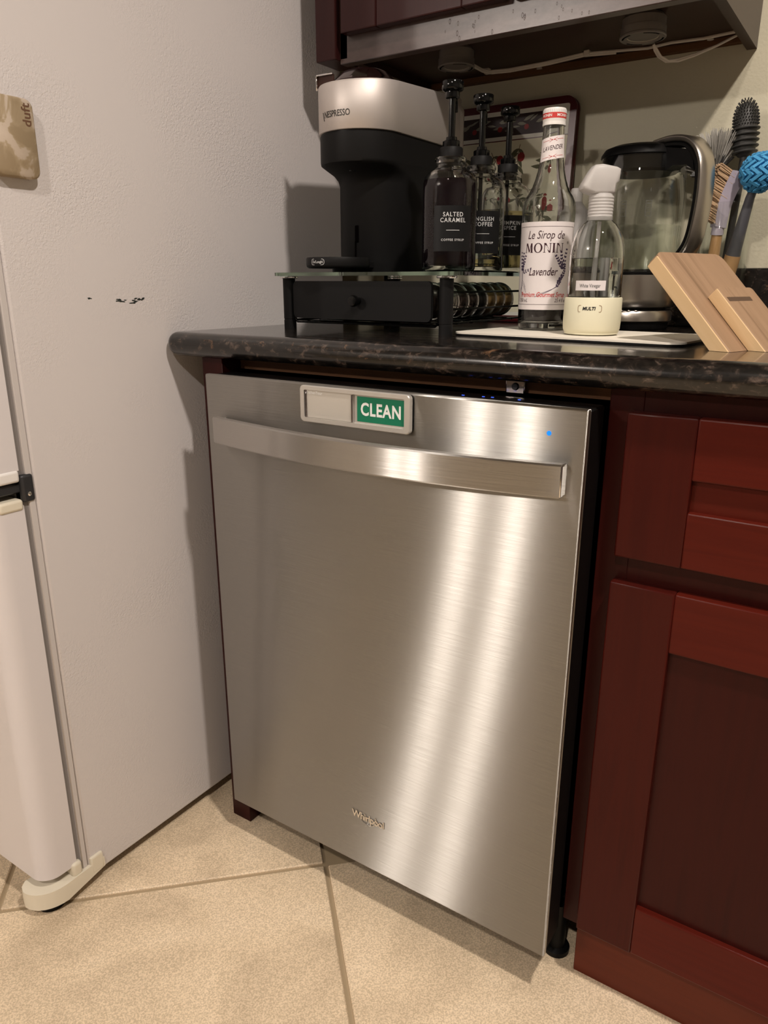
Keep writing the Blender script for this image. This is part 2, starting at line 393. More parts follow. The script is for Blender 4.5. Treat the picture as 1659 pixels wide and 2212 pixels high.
def copy_tree(o, loc):
    c = o.copy(); COL.objects.link(c); c.location = loc
    def kids(a, b):
        for ch in [k for k in a.children]:
            k = ch.copy(); COL.objects.link(k); k.parent = b; kids(ch, k)
    kids(o, c); return c
def pix(u, v, axis, val):
    d = fw + rt2 * ((u - 829.5) / F_PX) - up2 * ((v - 1106) / F_PX)
    return CAM + d * ((val - CAM[axis]) / d[axis])
ZC = 0.917      # worktop height
YW = 0.668      # wall plane
FX = -0.113     # fridge side plane

# ------------------------------------------------------------------ the setting
fl = structure(G().box(-2.6, 2.8, -7.0, YW, -0.03, -0.004).obj('floor', 'grout'))
TS, TG = 0.546, 0.004
tm = G().box(-TS / 2 + TG, TS / 2 - TG, -TS / 2 + TG, TS / 2 - TG, -0.012, 0, 0.0018, 1).bm
bmesh.ops.recalc_face_normals(tm, faces=tm.faces[:])
tme = bpy.data.meshes.new('tile'); tm.to_mesh(tme); tm.free(); tme.materials.append(M['tile'])
c45 = math.sqrt(0.5)
for i in range(-7, 8):
    for j in range(-7, 8):
        s = 0.221 + (i + 0.5) * TS / c45; d = -0.148 + (j + 0.5) * TS / c45     # x+y, y-x of the tile centre
        x, y = (s - d) / 2, (s + d) / 2
        if -1.25 < x < 1.95 and -2.2 < y < 0.30:
            o = bpy.data.objects.new('tile', tme); COL.objects.link(o); o.parent = fl
            o.location = (x, y, 0); o.rotation_euler = (0, 0, PI / 4)
structure(G().box(-2.6, 2.8, YW, YW + 0.1, 0, 2.44).obj('wall_back', 'wall'))
structure(G().box(-2.7, -2.6, -7.0, YW + 0.1, 0, 2.44).obj('wall_left', 'wall_room'))
structure(G().box(2.8, 2.9, -7.0, YW + 0.1, 0, 2.44).obj('wall_right', 'wall_room'))
structure(G().box(-2.7, 2.9, -7.1, -7.0, 0, 2.44).obj('wall_front', 'wall_room'))
structure(G().box(-2.7, 2.9, -7.1, YW + 0.1, 2.44, 2.54).obj('ceiling', 'ceiling_paint'))

# ------------------------------------------------------------------ refrigerator
fr = thing('refrigerator', 'white bottom-freezer refrigerator with textured side panel beside the dishwasher', 'refrigerator', (-0.49, 0.1, 0))
FB, FF = 0.512, -0.232
G().box(FX - 0.75, FX, FF, FB, 0.025, 1.73, 0.004, 2).obj('case', 'fridge', fr)
G().box(FX - 0.745, FX - 0.0015, FF - 0.010, FF, 0.03, 1.72, 0.0015, 1).obj('front_flange', 'flange', fr)
G().box(FX - 0.74, FX - 0.006, FF - 0.020, FF - 0.009, 0.05, 1.71).obj('door_gasket', 'gasket', fr)
G().box(FX - 0.70, FX - 0.03, FF + 0.03, FB - 0.03, 0.004, 0.026).obj('base_frame', 'black_plastic', fr)
def fridge_door(z0, z1, nm):
    y1, y0 = FF - 0.019, FF - 0.078
    prof = [(FX - 0.002, y1), (FX - 0.75, y1)]
    for i in range(7): a = PI + PI / 2 * i / 6; prof.append((FX - 0.75 + 0.022 + 0.022 * math.cos(a), y0 + 0.022 + 0.022 * math.sin(a)))
    for i in range(9): a = -PI / 2 + PI / 2 * i / 8; prof.append((FX - 0.002 - 0.030 + 0.030 * math.cos(a), y0 + 0.030 + 0.030 * math.sin(a)))
    def ins(p, k): return (FX - 0.375 + (p[0] - FX + 0.375) * (1 - k / 0.375), (y0 + y1) / 2 + (p[1] - (y0 + y1) / 2) * (1 - k / 0.03))
    rings = []
    for k, z in ((0.003, z0), (0.0, z0 + 0.003), (0.0, z1 - 0.003), (0.003, z1)):
        rings.append([Vector((*ins(p, k), z)) for p in prof])
    return G().loft(rings).obj(nm, 'fridge_door', fr, 30)
fridge_door(0.738, 1.72, 'upper_door')
fridge_door(0.062, 0.693, 'freezer_door')
hb = G().box(FX - 0.10, FX - 0.006, FF - 0.075, FF - 0.012, 0.708, 0.722, 0.002, 1).box(FX - 0.02, FX + 0.0015, FF - 0.020, FF - 0.001, 0.694, 0.734, 0.004, 3).obj('hinge_bracket', 'charcoal', fr)
G().lathe([(0, 0), (0.0032, 0), (0.0032, 0.0012), (0.0018, 0.002), (0, 0.002)], (FX + 0.0015, FF - 0.010, 0.706), 12, Matrix.Rotation(PI / 2, 4, 'Y')).obj('screw', 'chrome', hb)
G().box(FX - 0.5, FX - 0.012, FF - 0.076, FF - 0.02, 0.722, 0.729, 0.002, 1).obj('upper_trim', 'black_gloss', fr)
G().tube([(FX - 0.5, FF - 0.079, 0.712), (FX - 0.1, FF - 0.079, 0.712), (FX - 0.06, FF - 0.076, 0.714)], 0.004, 8).obj('chrome_trim', 'chrome', fr)
G().box(FX - 0.045, FX + 0.0005, FF - 0.052, FF - 0.020, 0.7245, 0.742, 0.004, 3).obj('upper_hinge_cap', 'white_plastic', fr)
G().box(FX - 0.05, FX + 0.0005, FF - 0.056, FF - 0.020, 0.684, 0.700, 0.004, 3).obj('lower_hinge_cap', 'cream_plastic', fr)
G().box(FX - 0.70, FX - 0.002, FF - 0.080, FF - 0.0785, 0.694, 0.699).obj('door_cap_trim', 'cream_plastic', fr)
# hinge cover and levelling foot at the floor
P = []
for i in range(9): a = -PI / 2 - PI / 2 * i / 8 + PI / 2; P.append((0, 0))
cov = [(FX + 0.004, FF + 0.028), (FX + 0.006, FF - 0.045)]
for i in range(1, 9):
    a = PI / 2 * i / 8; cov.append((FX + 0.006 - 0.045 * (1 - math.cos(a)), FF - 0.045 - 0.050 * math.sin(a)))
cov += [(FX - 0.052, FF - 0.090), (FX - 0.060, FF - 0.080), (FX - 0.058, FF - 0.055), (FX - 0.05, FF - 0.04), (FX - 0.03, FF + 0.028)]
def covz(x, y): return max(0.014, 0.014 + (y - (FF - 0.02)) * 0.28)
g = G(); g.loft([[Vector((x, y, covz(x, y) + 0.003)) for x, y in cov], [Vector((x, y, covz(x, y) + 0.007)) for x, y in cov], [Vector((x, y, 0.040)) for x, y in cov], [Vector(((x - FX) * 0.97 + FX, y, 0.048)) for x, y in cov]])
hc = g.obj('hinge_cover', 'cream_plastic', fr, 50)
G().box(FX - 0.012, FX + 0.005, FF + 0.002, FF + 0.026, 0.030, 0.062, 0.003, 2).obj('cover_tab', 'cream_plastic', hc)
G().box(FX - 0.035, FX + 0.003, FF - 0.03, FF - 0.012, 0.045, 0.071, 0.005, 3).obj('pivot_boss', 'cream_plastic', hc)
G().lathe([(0, 0), (0.022, 0), (0.022, 0.02), (0.014, 0.024), (0, 0.024)], (FX - 0.030, FF - 0.055, 0.0), 20).obj('foot', 'black_plastic', fr)
rnd = random.Random(3)
for (yy, zz, L, H, k) in ((-0.107, 0.970, 0.004, 0.0012, 3), (-0.056, 0.967, 0.010, 0.0035, 10), (-0.023, 0.966, 0.013, 0.0050, 22)):
    g = G()
    for q in range(k):
        cy, cz = yy + rnd.uniform(-L, L), zz + rnd.uniform(-H, H) * 0.8
        pts = []
        for t in range(7):
            a = 2 * PI * t / 7; r = rnd.uniform(0.5, 1.0)
            pts.append(Vector((FX + 0.0002 + q * 1e-5, cy + 0.0035 * r * math.cos(a), cz + 0.0012 * r * math.sin(a))))
        g.face(pts)
    g.obj('scuff_mark', 'scuff', fr, None)

# ------------------------------------------------------------------ marbled plaque on the fridge
pl = thing('fridge_plaque', 'beige marbled stone plaque with rounded corners stuck to refrigerator side', 'plaque', (FX, -0.194, 1.17))
pp = rrect(-0.2305, -0.1705, 1.122, 1.217, 0.011, 6)
def plr(x, k): return [Vector((x, -0.2005 + (y + 0.2005) * (1 - k / 0.03), 1.1715 + (z - 1.1715) * (1 - k / 0.047))) for y, z in pp]
G().loft([plr(FX + 0.0002, 0.002), plr(FX + 0.004, 0.0), plr(FX + 0.013, 0.0), plr(FX + 0.0155, 0.0022)]).obj('plaque_body', 'plaque', pl, 50)
g = G(); text(g, 'duft', 0.0165, lambda u, v: Vector((FX + 0.0157, -0.1815 - v, 1.1975 + u)), bold=0.0003, space=1.05)
# lettering pressed into the face, read from bottom to top
g.obj('pressed_lettering', 'stem_print', pl, None)

# ------------------------------------------------------------------ worktop
ct = thing('countertop', 'dark brown speckled laminate worktop with rounded front edge', 'countertop', (0.7, 0.3, ZC))
G().box(FX + 0.002, 1.75, 0.0187, 0.667, ZC - 0.038, ZC, 0.0185, 7).obj('worktop', 'granite', ct, 60)
bs = G().box(FX + 0.01, 1.75, 0.648, YW - 0.0005, ZC + 0.0002, ZC + 0.101, 0.004, 3).obj('backsplash', 'granite', None, 40, at=(0.8, 0.658, ZC))
tag(bs, 'low dark speckled backsplash along the wall behind the worktop', 'backsplash')
sr = G().box(0.001, 0.606, 0.078, 0.094, ZC - 0.057, ZC - 0.0385).obj('support_rail', 'strip_wood', None, 40, at=(0.3, 0.085, ZC - 0.048))
tag(sr, 'brown wooden rail under worktop edge above the dishwasher door', 'rail')

# ------------------------------------------------------------------ panel left of the dishwasher
ep = thing('end_panel', 'narrow dark cherry end panel between refrigerator and dishwasher', 'cabinet panel', (-0.025, 0.3, 0))
G().box(-0.047, -0.002, 0.040, 0.62, 0.0, ZC - 0.038, 0.001, 1).obj('panel', 'cherry_frame', ep)

# ------------------------------------------------------------------ dishwasher
dw = thing('dishwasher', 'stainless steel dishwasher with bowed bar handle under the worktop', 'dishwasher', (0.303, 0.3, 0))
DW, ZT, ZB = 0.606, 0.859, 0.079
G().box(0, DW, 0, 0.010, ZB, ZT, 0.0025, 3).obj('door_panel', 'steel', dw)
G().box(0.002, DW - 0.001, 0.0095, 0.058, ZB + 0.004, ZT - 0.002, 0.002, 1).obj('door_body', 'black_plastic', dw)
G().box(0.012, DW - 0.012, 0.062, 0.60, 0.095, ZT - 0.012).obj('tub', 'dark_inside', dw)
G().box(0.02, DW - 0.03, 0.060, 0.075, 0.838, 0.856, 0.001, 1).obj('door_lip', 'black_gloss', dw)
G().box(0.05, DW - 0.02, 0.11, 0.13, 0.004, 0.10).obj('base_plate', 'dark_inside', dw)
for fxp, fyp in ((0.592, 0.098), (0.03, 0.14)):
    G().lathe([(0, 0), (0.020, 0), (0.020, 0.008), (0.013, 0.012), (0.011, 0.09), (0, 0.09)], (fxp, fyp, 0.0), 20).obj('levelling_leg', 'black_plastic', dw)
# bowed handle
hz0, hz1 = 0.7565, 0.7965
hx0, hx1 = 0.028, 0.584
N = 28
def hy(t): return -0.0165 - 0.0315 * math.sin(PI * t) ** 0.9
rings = []
for i in range(N + 1):
    t = i / N; x = hx0 + (hx1 - hx0) * t; y = hy(t)
    rings.append([Vector((x, y + dy, z)) for dy, z in ((0.0, hz0 + 0.002), (0.0, hz1 - 0.002), (0.002, hz1), (0.012, hz1), (0.014, hz1 - 0.002), (0.014, hz0 + 0.002), (0.012, hz0), (0.002, hz0))])
ho = G().loft(rings).obj('handle', 'steel_handle', dw, 40)
for x0, x1 in ((hx0 - 0.0015, hx0 + 0.011), (hx1 - 0.011, hx1 + 0.0015)):
    G().box(x0, x1, -0.0155, 0.0005, hz0 + 0.001, hz1 - 0.001, 0.0015, 2).obj('handle_mount', 'chrome', ho)
g = G(); text(g, 'Whirlpool', 0.0185, lambda u, v, e: Vector((0.304 + u, -0.0009 - e, 0.1765 + v)), bold=0.0002, space=0.92, sx=0.86, depth=0.0009)
bd = g.obj('raised_badge', 'chrome', dw, None)
arc = [Vector((0.304 + 0.0125 * math.cos(a) * 1.25, -0.0012, 0.1775 + 0.0125 * math.sin(a))) for a in [math.radians(200 + 190 * i / 20) for i in range(21)]]
G().tube(arc, 0.0007, 6).obj('badge_ring', 'chrome', bd)
G().lathe([(0, 0), (0.0028, 0), (0.0028, 0.0006), (0, 0.0006)], (0.561, 0.0002, 0.828), 16, Matrix.Rotation(PI / 2, 4, 'X')).obj('status_light', 'led_blue', dw)
for px in ((0.431, 0.033), (0.458, 0.036), (0.470, 0.037), (0.506, 0.037)):
    G().box(px[0] - 0.0016, px[0] + 0.0016, px[1] - 0.001, px[1] + 0.001, ZT - 0.0021, ZT - 0.0016).obj('key_light', 'led_small', dw)
lt = G().box(0.471, 0.498, 0.071, 0.076, 0.858, 0.8785, 0.002, 2).obj('mounting_clip', 'chrome_dark', dw)
G().lathe([(0, 0), (0.005, 0), (0.004, 0.003), (0, 0.003)], (0.485, 0.071, 0.868), 14, Matrix.Rotation(PI / 2, 4, 'X')).obj('clip_screw', 'charcoal', lt)

# ------------------------------------------------------------------ sliding sign on the dishwasher
sg = thing('dishwasher_sign', 'silver sliding magnet sign showing green CLEAN panel on dishwasher door', 'sign', (0.287, 0, 0.832))
sx0, sx1, sz0, sz1 = 0.1965, 0.3775, 0.8065, 0.8575
def XZ(y): return lambda u, v: Vector((u, y, v))
G().prism(rrect(sx0 + 0.001, sx1 - 0.001, sz0 + 0.001, sz1 - 0.001, 0.004), XZ(-0.0002), XZ(-0.0022)).obj('magnet_backing', 'black_plastic', sg)
G().prism(rrect(sx0 + 0.002, sx1 - 0.002, sz0 + 0.002, sz1 - 0.002, 0.004), XZ(-0.0022), XZ(-0.0040)).obj('base_plate', 'sign_silver', sg)
def frame_ring(o, i, y0, y1):
    g = G(); A = [g.bm.verts.new((u, y0, v)) for u, v in o]; A2 = [g.bm.verts.new((u, y1 + 0.001, v)) for u, v in o]
    cx, cz = (sx0 + sx1) / 2, (sz0 + sz1) / 2
    A3 = [g.bm.verts.new((cx + (u - cx) * 0.989, y1, cz + (v - cz) * 0.962)) for u, v in o]
    B3 = [g.bm.verts.new((u, y1, v)) for u, v in i]; B = [g.bm.verts.new((u, y0, v)) for u, v in i]
    n = len(o)
    for L1, L2 in ((A, A2), (A2, A3), (A3, B3), (B3, B)):
        for k in range(n): g.bm.faces.new((L1[k], L1[(k + 1) % n], L2[(k + 1) % n], L2[k]))
    return g
frame_ring(rrect(sx0, sx1, sz0, sz1, 0.006), rrect(sx0 + 0.0075, sx1 - 0.0085, sz0 + 0.0065, sz1 - 0.0060, 0.002), -0.0022, -0.0088).obj('frame', 'sign_silver', sg, 30)
G().box(0.2065, 0.2865, -0.0066, -0.0042, 0.8130, 0.8515, 0.0006, 1).obj('slider', 'sign_plate', sg)
for gx in (0.2060, 0.2848): G().box(gx, gx + 0.0015, -0.0086, -0.0042, 0.8135, 0.8505, 0.0003, 1).obj('slider_grip', 'chrome_dark', sg)
G().box(0.2925, 0.3690, -0.0050, -0.0040, 0.8155, 0.8490).obj('green_panel', 'green', sg)
g = G(); text(g, 'CLEAN', 0.0235, lambda u, v: Vector((0.3305 + u, -0.0052, 0.8318 + v)), bold=0.0007, space=1.10, sx=0.82)
g.obj('clean_lettering', 'print_white', sg, None)
g = G(); text(g, 'KitchenTour', 0.0056, lambda u, v: Vector((0.2205 + u, -0.0068, 0.8477 + v)), bold=0.00008)
g.obj('small_lettering', 'print_white', sg, None)

# ------------------------------------------------------------------ cherry base cabinet right of the dishwasher
def front_panel(parent, x0, x1, z0, z1, sw, rz_b, rz_t, y, nm, dirpanel='cherry_h', sm='cherry_v', rm='cherry_h'):
    """shaker front: two stiles, two rails, recessed panel"""
    root = G().box(x0 + sw - 0.004, x1 - sw + 0.004, y + 0.010, y + 0.016, z0 + rz_b - 0.004, z1 - rz_t + 0.004).obj(nm, 'cherry_h' if dirpanel == 'cherry_h' else dirpanel, parent)
    G().box(x0, x0 + sw, y, y + 0.019, z0, z1, 0.0022, 2).obj('stile', sm, root)
    G().box(x1 - sw, x1, y, y + 0.019, z0, z1, 0.0022, 2).obj('stile', sm, root)
    G().box(x0 + sw - 0.0005, x1 - sw + 0.0005, y + 0.0012, y + 0.018, z1 - rz_t, z1, 0.0022, 2).obj('rail', rm, root)
    G().box(x0 + sw - 0.0005, x1 - sw + 0.0005, y + 0.0012, y + 0.018, z0, z0 + rz_b, 0.0022, 2).obj('rail', rm, root)
    return root
bc = thing('base_cabinet', 'dark cherry base cabinet with drawer over door right of dishwasher', 'cabinet', (1.0, 0.3, 0))
bx0, bx1, yf = 0.6085, 1.398, 0.064
G().box(bx0 + 0.002, bx1, yf + 0.018, 0.64, 0.098, ZC - 0.0385).obj('carcass', 'cherry_frame', bc)
G().box(bx0, bx0 + 0.040, yf, yf + 0.019, 0.098, ZC - 0.0385, 0.001, 1).obj('face_stile', 'cherry_frame', bc)
G().box(bx1 - 0.040, bx1, yf, yf + 0.019, 0.098, ZC - 0.0385, 0.001, 1).obj('face_stile', 'cherry_frame', bc)
for z0, z1 in ((0.842, ZC - 0.0385), (0.636, 0.690), (0.098, 0.125)):
    G().box(bx0 + 0.040, bx1 - 0.040, yf + 0.0005, yf + 0.019, z0, z1).obj('face_rail', 'cherry_frame', bc)
front_panel(bc, 0.6355, 1.371, 0.679, 0.853, 0.077, 0.067, 0.070, 0.0445, 'drawer_front')
front_panel(bc, 0.634, 1.001, 0.110, 0.646, 0.077, 0.077, 0.076, 0.0445, 'door', 'cherry_frame')
front_panel(bc, 1.004, 1.371, 0.110, 0.646, 0.077, 0.077, 0.076, 0.0445, 'door', 'cherry_frame')
G().box(0.6275, bx1, 0.076, 0.092, 0.0, 0.100, 0.001, 1).obj('toe_kick', 'kick', bc)

# ------------------------------------------------------------------ cherry wall cabinet
uc = thing('wall_cabinet', 'dark cherry wall cabinet above the coffee machine', 'cabinet', (0.28, 0.5, 1.355))
ux0, ux1, UT = -0.003, 0.612, 2.15
ydo, yfr = 0.344, 0.364
G().box(ux0, ux0 + 0.015, yfr, YW - 0.001, 1.362, UT).obj('side_panel', 'under_wood', uc)
G().box(ux1 - 0.015, ux1, yfr, YW - 0.001, 1.356, UT).obj('side_panel', 'under_wood', uc)
G().box(ux0 + 0.015, ux1 - 0.015, yfr + 0.02, YW - 0.006, 1.376, 1.39).obj('bottom_panel', 'under_wood', uc)
G().box(ux0 + 0.015, ux1 - 0.015, YW - 0.017, YW - 0.001, 1.366, 1.39).obj('hanging_rail', 'strip_wood', uc)
G().box(ux0 + 0.015, ux1 - 0.015, YW - 0.010, YW - 0.001, 1.39, UT).obj('back_panel', 'under_wood', uc)
G().box(ux0, ux1, yfr, yfr + 0.02, 1.354, 1.402, 0.0012, 1).obj('bottom_rail', 'rail', uc)
G().box(ux0, ux0 + 0.04, yfr + 0.0003, yfr + 0.02, 1.402, UT).obj('face_stile', 'cherry_frame', uc)
G().box(ux1 - 0.04, ux1, yfr + 0.0003, yfr + 0.02, 1.402, UT).obj('face_stile', 'cherry_frame', uc)
fs = [(-0.047, 0.356), (-0.004, 0.356), (-0.004, YW - 0.002), (-0.047, YW - 0.002)]
G().box(-0.047, -0.0036, 0.352, 0.420, 1.360, UT, 0.002, 2).obj('filler_strip', 'cherry_shaded', uc)
front_panel(uc, 0.013, 0.3145, 1.394, UT - 0.02, 0.072, 0.072, 0.072, ydo, 'door', 'cherry_shaded', 'cherry_shaded', 'cherry_shaded')
front_panel(uc, 0.3225, 0.610, 1.394, UT - 0.02, 0.072, 0.072, 0.072, ydo, 'door', 'cherry_shaded', 'cherry_shaded', 'cherry_shaded')
# dried drip marks hanging on the rail
rnd = random.Random(11)
g = G()
for i in range(26):
    x = rnd.uniform(0.20, 0.5); z = rnd.uniform(1.357, 1.385); r = rnd.uniform(0.0010, 0.0024)
    P = [Vector((x + r * math.cos(a) * (0.72 + 0.1 * math.sin(a)), yfr - 0.0002, z + r * 1.7 * math.sin(a))) for a in [2 * PI * k / 12 for k in range(12)]]
    Q = [Vector((x + 0.72 * r * math.cos(a) * (0.72 + 0.1 * math.sin(a)), yfr - 0.0002, z + 0.72 * r * 1.7 * math.sin(a))) for a in [2 * PI * k / 12 for k in range(12)]]
    g.loft([P, Q], False, False)
o = g.obj('drip_marks', 'under_wood', uc, None); o['kind'] = 'stuff'
for x, y in ((0.245, 0.648), (0.545, 0.638)):
    G().lathe([(0, 0), (0.0055, 0), (0.004, 0.004), (0, 0.004)], (x, y - 0.1 * 0, 1.372), 12).obj('screw_cap', 'cord', uc)

def puck(loc, label, r):
    t = thing('puck_light', label, 'light', loc, 'round puck lights under the wall cabinet')
    x, y, z = loc
    G().lathe([(0, 0), (r * 0.80, 0), (r * 0.86, -0.004), (r * 0.94, -0.005), (r * 0.94, -0.016), (r * 0.975, -0.0165), (r * 0.975, -0.0265), (r, -0.0275), (r, -0.0295), (r * 0.97, -0.0305), (r * 0.72, -0.0305), (r * 0.70, -0.028), (0, -0.028)], loc, 40).obj('housing', 'puck', t)
    lens = G().lathe([(r * 0.69, -0.0285), (r * 0.5, -0.0268), (r * 0.25, -0.0262), (0, -0.026)], loc, 28).obj('lens', 'puck_lens', t)
    g = G()
    for k in range(4):
        a0 = k * PI / 2 + 0.3
        P = []
        for i in range(9): a = a0 + 0.9 * i / 8; P.append((x + r * 0.90 * math.cos(a), y + r * 0.90 * math.sin(a)))
        for i in range(8, -1, -1): a = a0 + 0.9 * i / 8; P.append((x + r * 0.82 * math.cos(a), y + r * 0.82 * math.sin(a)))
        g.face([Vector((u, v, z - 0.0307)) for u, v in P])
    g.obj('vent_slots', 'dark_inside', t, None)
    return t
puck((0.172, 0.462, 1.3755), 'grey puck light under wall cabinet above the coffee syrup pumps', 0.0315)
puck((0.484, 0.474, 1.3755), 'grey puck light under wall cabinet, the one nearer its right end', 0.034)
cord = thing('power_cord', 'white twin cord clipped under wall cabinet between the puck lights', 'cord', (0.4, 0.58, 1.365))
def cpath(px, y): return [pix(u, v, 1, yy) for (u, v), yy in zip(px, y)]
ca = cpath([(1022, 140), (1040, 150), (1060, 154), (1100, 150), (1180, 135), (1260, 116), (1330, 110), (1400, 104), (1450, 92), (1520, 83), (1600, 66)], [0.49, 0.54, 0.57, 0.58, 0.58, 0.585, 0.59, 0.59, 0.59, 0.59, 0.59])
G().tube(ca, 0.0023, 8).obj('cord_strand', 'cord', cord)
cb = [p + Vector((0, 0.0035, -0.0022)) for p in ca[:7]]
G().tube(cb, 0.0021, 8).obj('cord_strand', 'cord', cord)
for u, v, y in ((1052, 153, 0.565), (1268, 114, 0.585)):
    c = pix(u, v, 1, y); G().box(c.x - 0.005, c.x + 0.005, c.y - 0.004, c.y + 0.006, c.z - 0.005, c.z + 0.004, 0.0012, 1).obj('cord_clip', 'cord', cord)
loop = thing('light_cord', 'short white cord looping from the puck light nearer the cabinet end', 'cord', (0.5, 0.57, 1.35))
for dv, nm in ((0, 'cord_strand'), (5, 'cord_strand')):
    pth = cpath([(1412, 96), (1414 + dv, 108), (1422 + dv, 122), (1438 + dv, 133 - dv * 0.4), (1465, 132 - dv * 0.8), (1500, 120 - dv * 0.5), (1550, 98), (1600, 72)], [0.505, 0.51, 0.52, 0.535, 0.55, 0.565, 0.58, 0.592])
    G().tube(pth, 0.0019, 8).obj(nm, 'cord', loop)

# ------------------------------------------------------------------ glass-topped pod rack
rk = thing('pod_rack', 'black metal coffee pod rack with glass top and one drawer', 'rack', (0.157, 0.37, ZC))
GT = 1.009
RX0, RX1, RY0, RY1 = -0.024, 0.338, 0.184, 0.552
gp = rrect(RX0, RX1, RY0, RY1, 0.02, 6)
G().prism(gp, lambda u, v: Vector((u, v, GT - 0.0055)), lambda u, v: Vector((u, v, GT))).obj('glass_top', 'glass_green', rk, 30)
for lx, ly in ((0.003, 0.202), (0.309, 0.202), (0.003, 0.534), (0.309, 0.534)):
    lg = G().lathe([(0, 0), (0.0105, 0), (0.0105, 0.0145), (0.0100, 0.0150), (0.0100, 0.0165), (0.0105, 0.0170), (0.0105, GT - ZC - 0.0095), (0, GT - ZC - 0.0095)], (lx, ly, ZC), 24).obj('leg', 'black_satin', rk)
    G().lathe([(0, 0), (0.0145, 0), (0.0155, 0.001), (0.0155, 0.0028), (0.0145, 0.0037), (0, 0.0037)], (lx, ly, GT - 0.0094), 24).obj('leg_cap', 'chrome', lg)
df = G().prism(rrect(0.020, 0.2885, 0.9360, 0.9955, 0.008), XZ(0.192), XZ(0.1985)).obj('drawer_front', 'black_satin', rk, 30)
G().lathe([(0, 0), (0.0055, 0), (0.0055, 0.006), (0.0065, 0.009), (0.0088, 0.012), (0.0092, 0.016), (0.0075, 0.0195), (0, 0.0205)], (0.155, 0.1925, 0.9655), 24, Matrix.Rotation(PI / 2, 4, 'X')).obj('knob', 'black_gloss', df)
G().tube([(0.0145, 0.203, 0.982), (0.0145, 0.203, 0.935), (0.019, 0.203, 0.9295), (0.290, 0.203, 0.9295), (0.296, 0.203, 0.935), (0.296, 0.203, 0.982)], 0.0022, 8).obj('wire_hoop', 'black_gloss', rk)
for xx in (0.016, 0.294):
    for zz in (0.9325, 0.9535, 0.979):
        G().tube([(xx, 0.204, zz), (xx, 0.530, zz)], 0.0019, 8).obj('side_wire', 'black_gloss', rk)
for k in range(7):
    yy = 0.215 + k * 0.052
    G().tube([(0.016, yy, 0.9310), (0.294, yy, 0.9310)], 0.0015, 6).obj('floor_wire', 'black_gloss', rk)

def pod(mat, rim, loc, label, facing=1):
    t = thing('coffee_pod', label, 'coffee pod', loc, 'coffee pods in the rack drawer')
    R = Matrix.Rotation(PI / 2 * facing, 4, 'X') @ Matrix.Rotation(0.12, 4, 'Y')
    G().lathe([(0.0262, 0.0008), (0.0258, 0.008), (0.0238, 0.016), (0.0190, 0.0215), (0.010, 0.0245), (0, 0.0252)], loc, 28, R).obj('capsule', mat, t, 60)
    G().lathe([(0, -0.0006), (0.0264, -0.0006), (0.0292, -0.0010), (0.0298, 0.0), (0.0292, 0.0010), (0.0262, 0.0010)], loc, 28, R).obj('foil_rim', rim, t, 60)
    return t
podz = 0.9645
names = [('foil_dark', 'dark brown'), ('foil_silver', 'silver'), ('foil_dark', 'dark brown'), ('foil_dark', 'dark brown'), ('foil_black', 'black'), ('foil_gold', 'gold'), ('foil_gold', 'gold'), ('foil_gold', 'gold')]
ords = ['first', 'second', 'third', 'fourth', 'fifth', 'sixth', 'seventh', 'eighth']
for k, (mt, nm) in enumerate(names):
    pod(mt, 'foil_silver', (0.2585, 0.245 + k * 0.0345, podz), f'{nm} coffee pod in open side of rack, {ords[k]} behind drawer front')
pod('foil_silver', 'foil_silver', (0.192, 0.245, podz + 0.0005), 'silver coffee pod just behind the drawer front right half')
pod('foil_dark', 'foil_silver', (0.192, 0.280, podz), 'dark coffee pod second in the middle row of the drawer')
pod('foil_dark', 'foil_silver', (0.125, 0.245, podz - 0.002), 'dark coffee pod behind the drawer knob')
pod('foil_gold', 'foil_silver', (0.058, 0.245, podz - 0.002), 'gold coffee pod behind the drawer front left half')

# ------------------------------------------------------------------ coffee machine
cm = thing('coffee_machine', 'black and silver capsule coffee machine on glass-topped rack', 'coffee machine', (0.092, 0.35, GT))
MX = 0.092
def stad(z, yc, r, yb, n=20, rb=0.02):
    P = []
    for i in range(n + 1):
        a = PI + PI * i / n; P.append(Vector((MX + r * math.cos(a), yc + r * math.sin(a), z)))
    for i in range(5): a = PI / 2 * i / 4; P.append(Vector((MX + r - rb + rb * math.cos(a), yb - rb + rb * math.sin(a), z)))
    for i in range(5): a = PI / 2 + PI / 2 * i / 4; P.append(Vector((MX - r + rb + rb * math.cos(a), yb - rb + rb * math.sin(a), z)))
    return P
G().loft([stad(GT + 0.0005, 0.345, 0.0665, 0.505), stad(GT + 0.003, 0.345, 0.068, 0.507), stad(1.150, 0.345, 0.068, 0.507), stad(1.158, 0.341, 0.0682, 0.507), stad(1.166, 0.329, 0.0685, 0.507), stad(1.173, 0.308, 0.069, 0.507), stad(1.177, 0.2965, 0.0693, 0.507), stad(1.181, 0.2955, 0.0697, 0.507), stad(1.2195, 0.2955, 0.0697, 0.507)]).obj('body', 'black_satin', cm, 50)
G().loft([stad(1.219, 0.2955, 0.0685, 0.506), stad(1.2225, 0.2955, 0.0685, 0.506)], False, False).obj('shadow_gap', 'black_plastic', cm)
def tilt(P): return [Vector((p.x, p.y, p.z + (p.y - 0.2245) * 0.06)) for p in P]
sh = G().loft([stad(1.2225, 0.2955, 0.0705, 0.515), stad(1.2235, 0.2955, 0.0715, 0.516), tilt(stad(1.2885, 0.2955, 0.0715, 0.516)), tilt(stad(1.2915, 0.2955, 0.0695, 0.514))]).obj('head_shell', 'silver_paint', cm, 50)
G().box(MX + 0.02, MX + 0.0712, 0.488, 0.522, 1.03, 1.300, 0.012, 3).obj('rear_column', 'silver_paint', cm)
LC = (MX, 0.303, 1.2915)
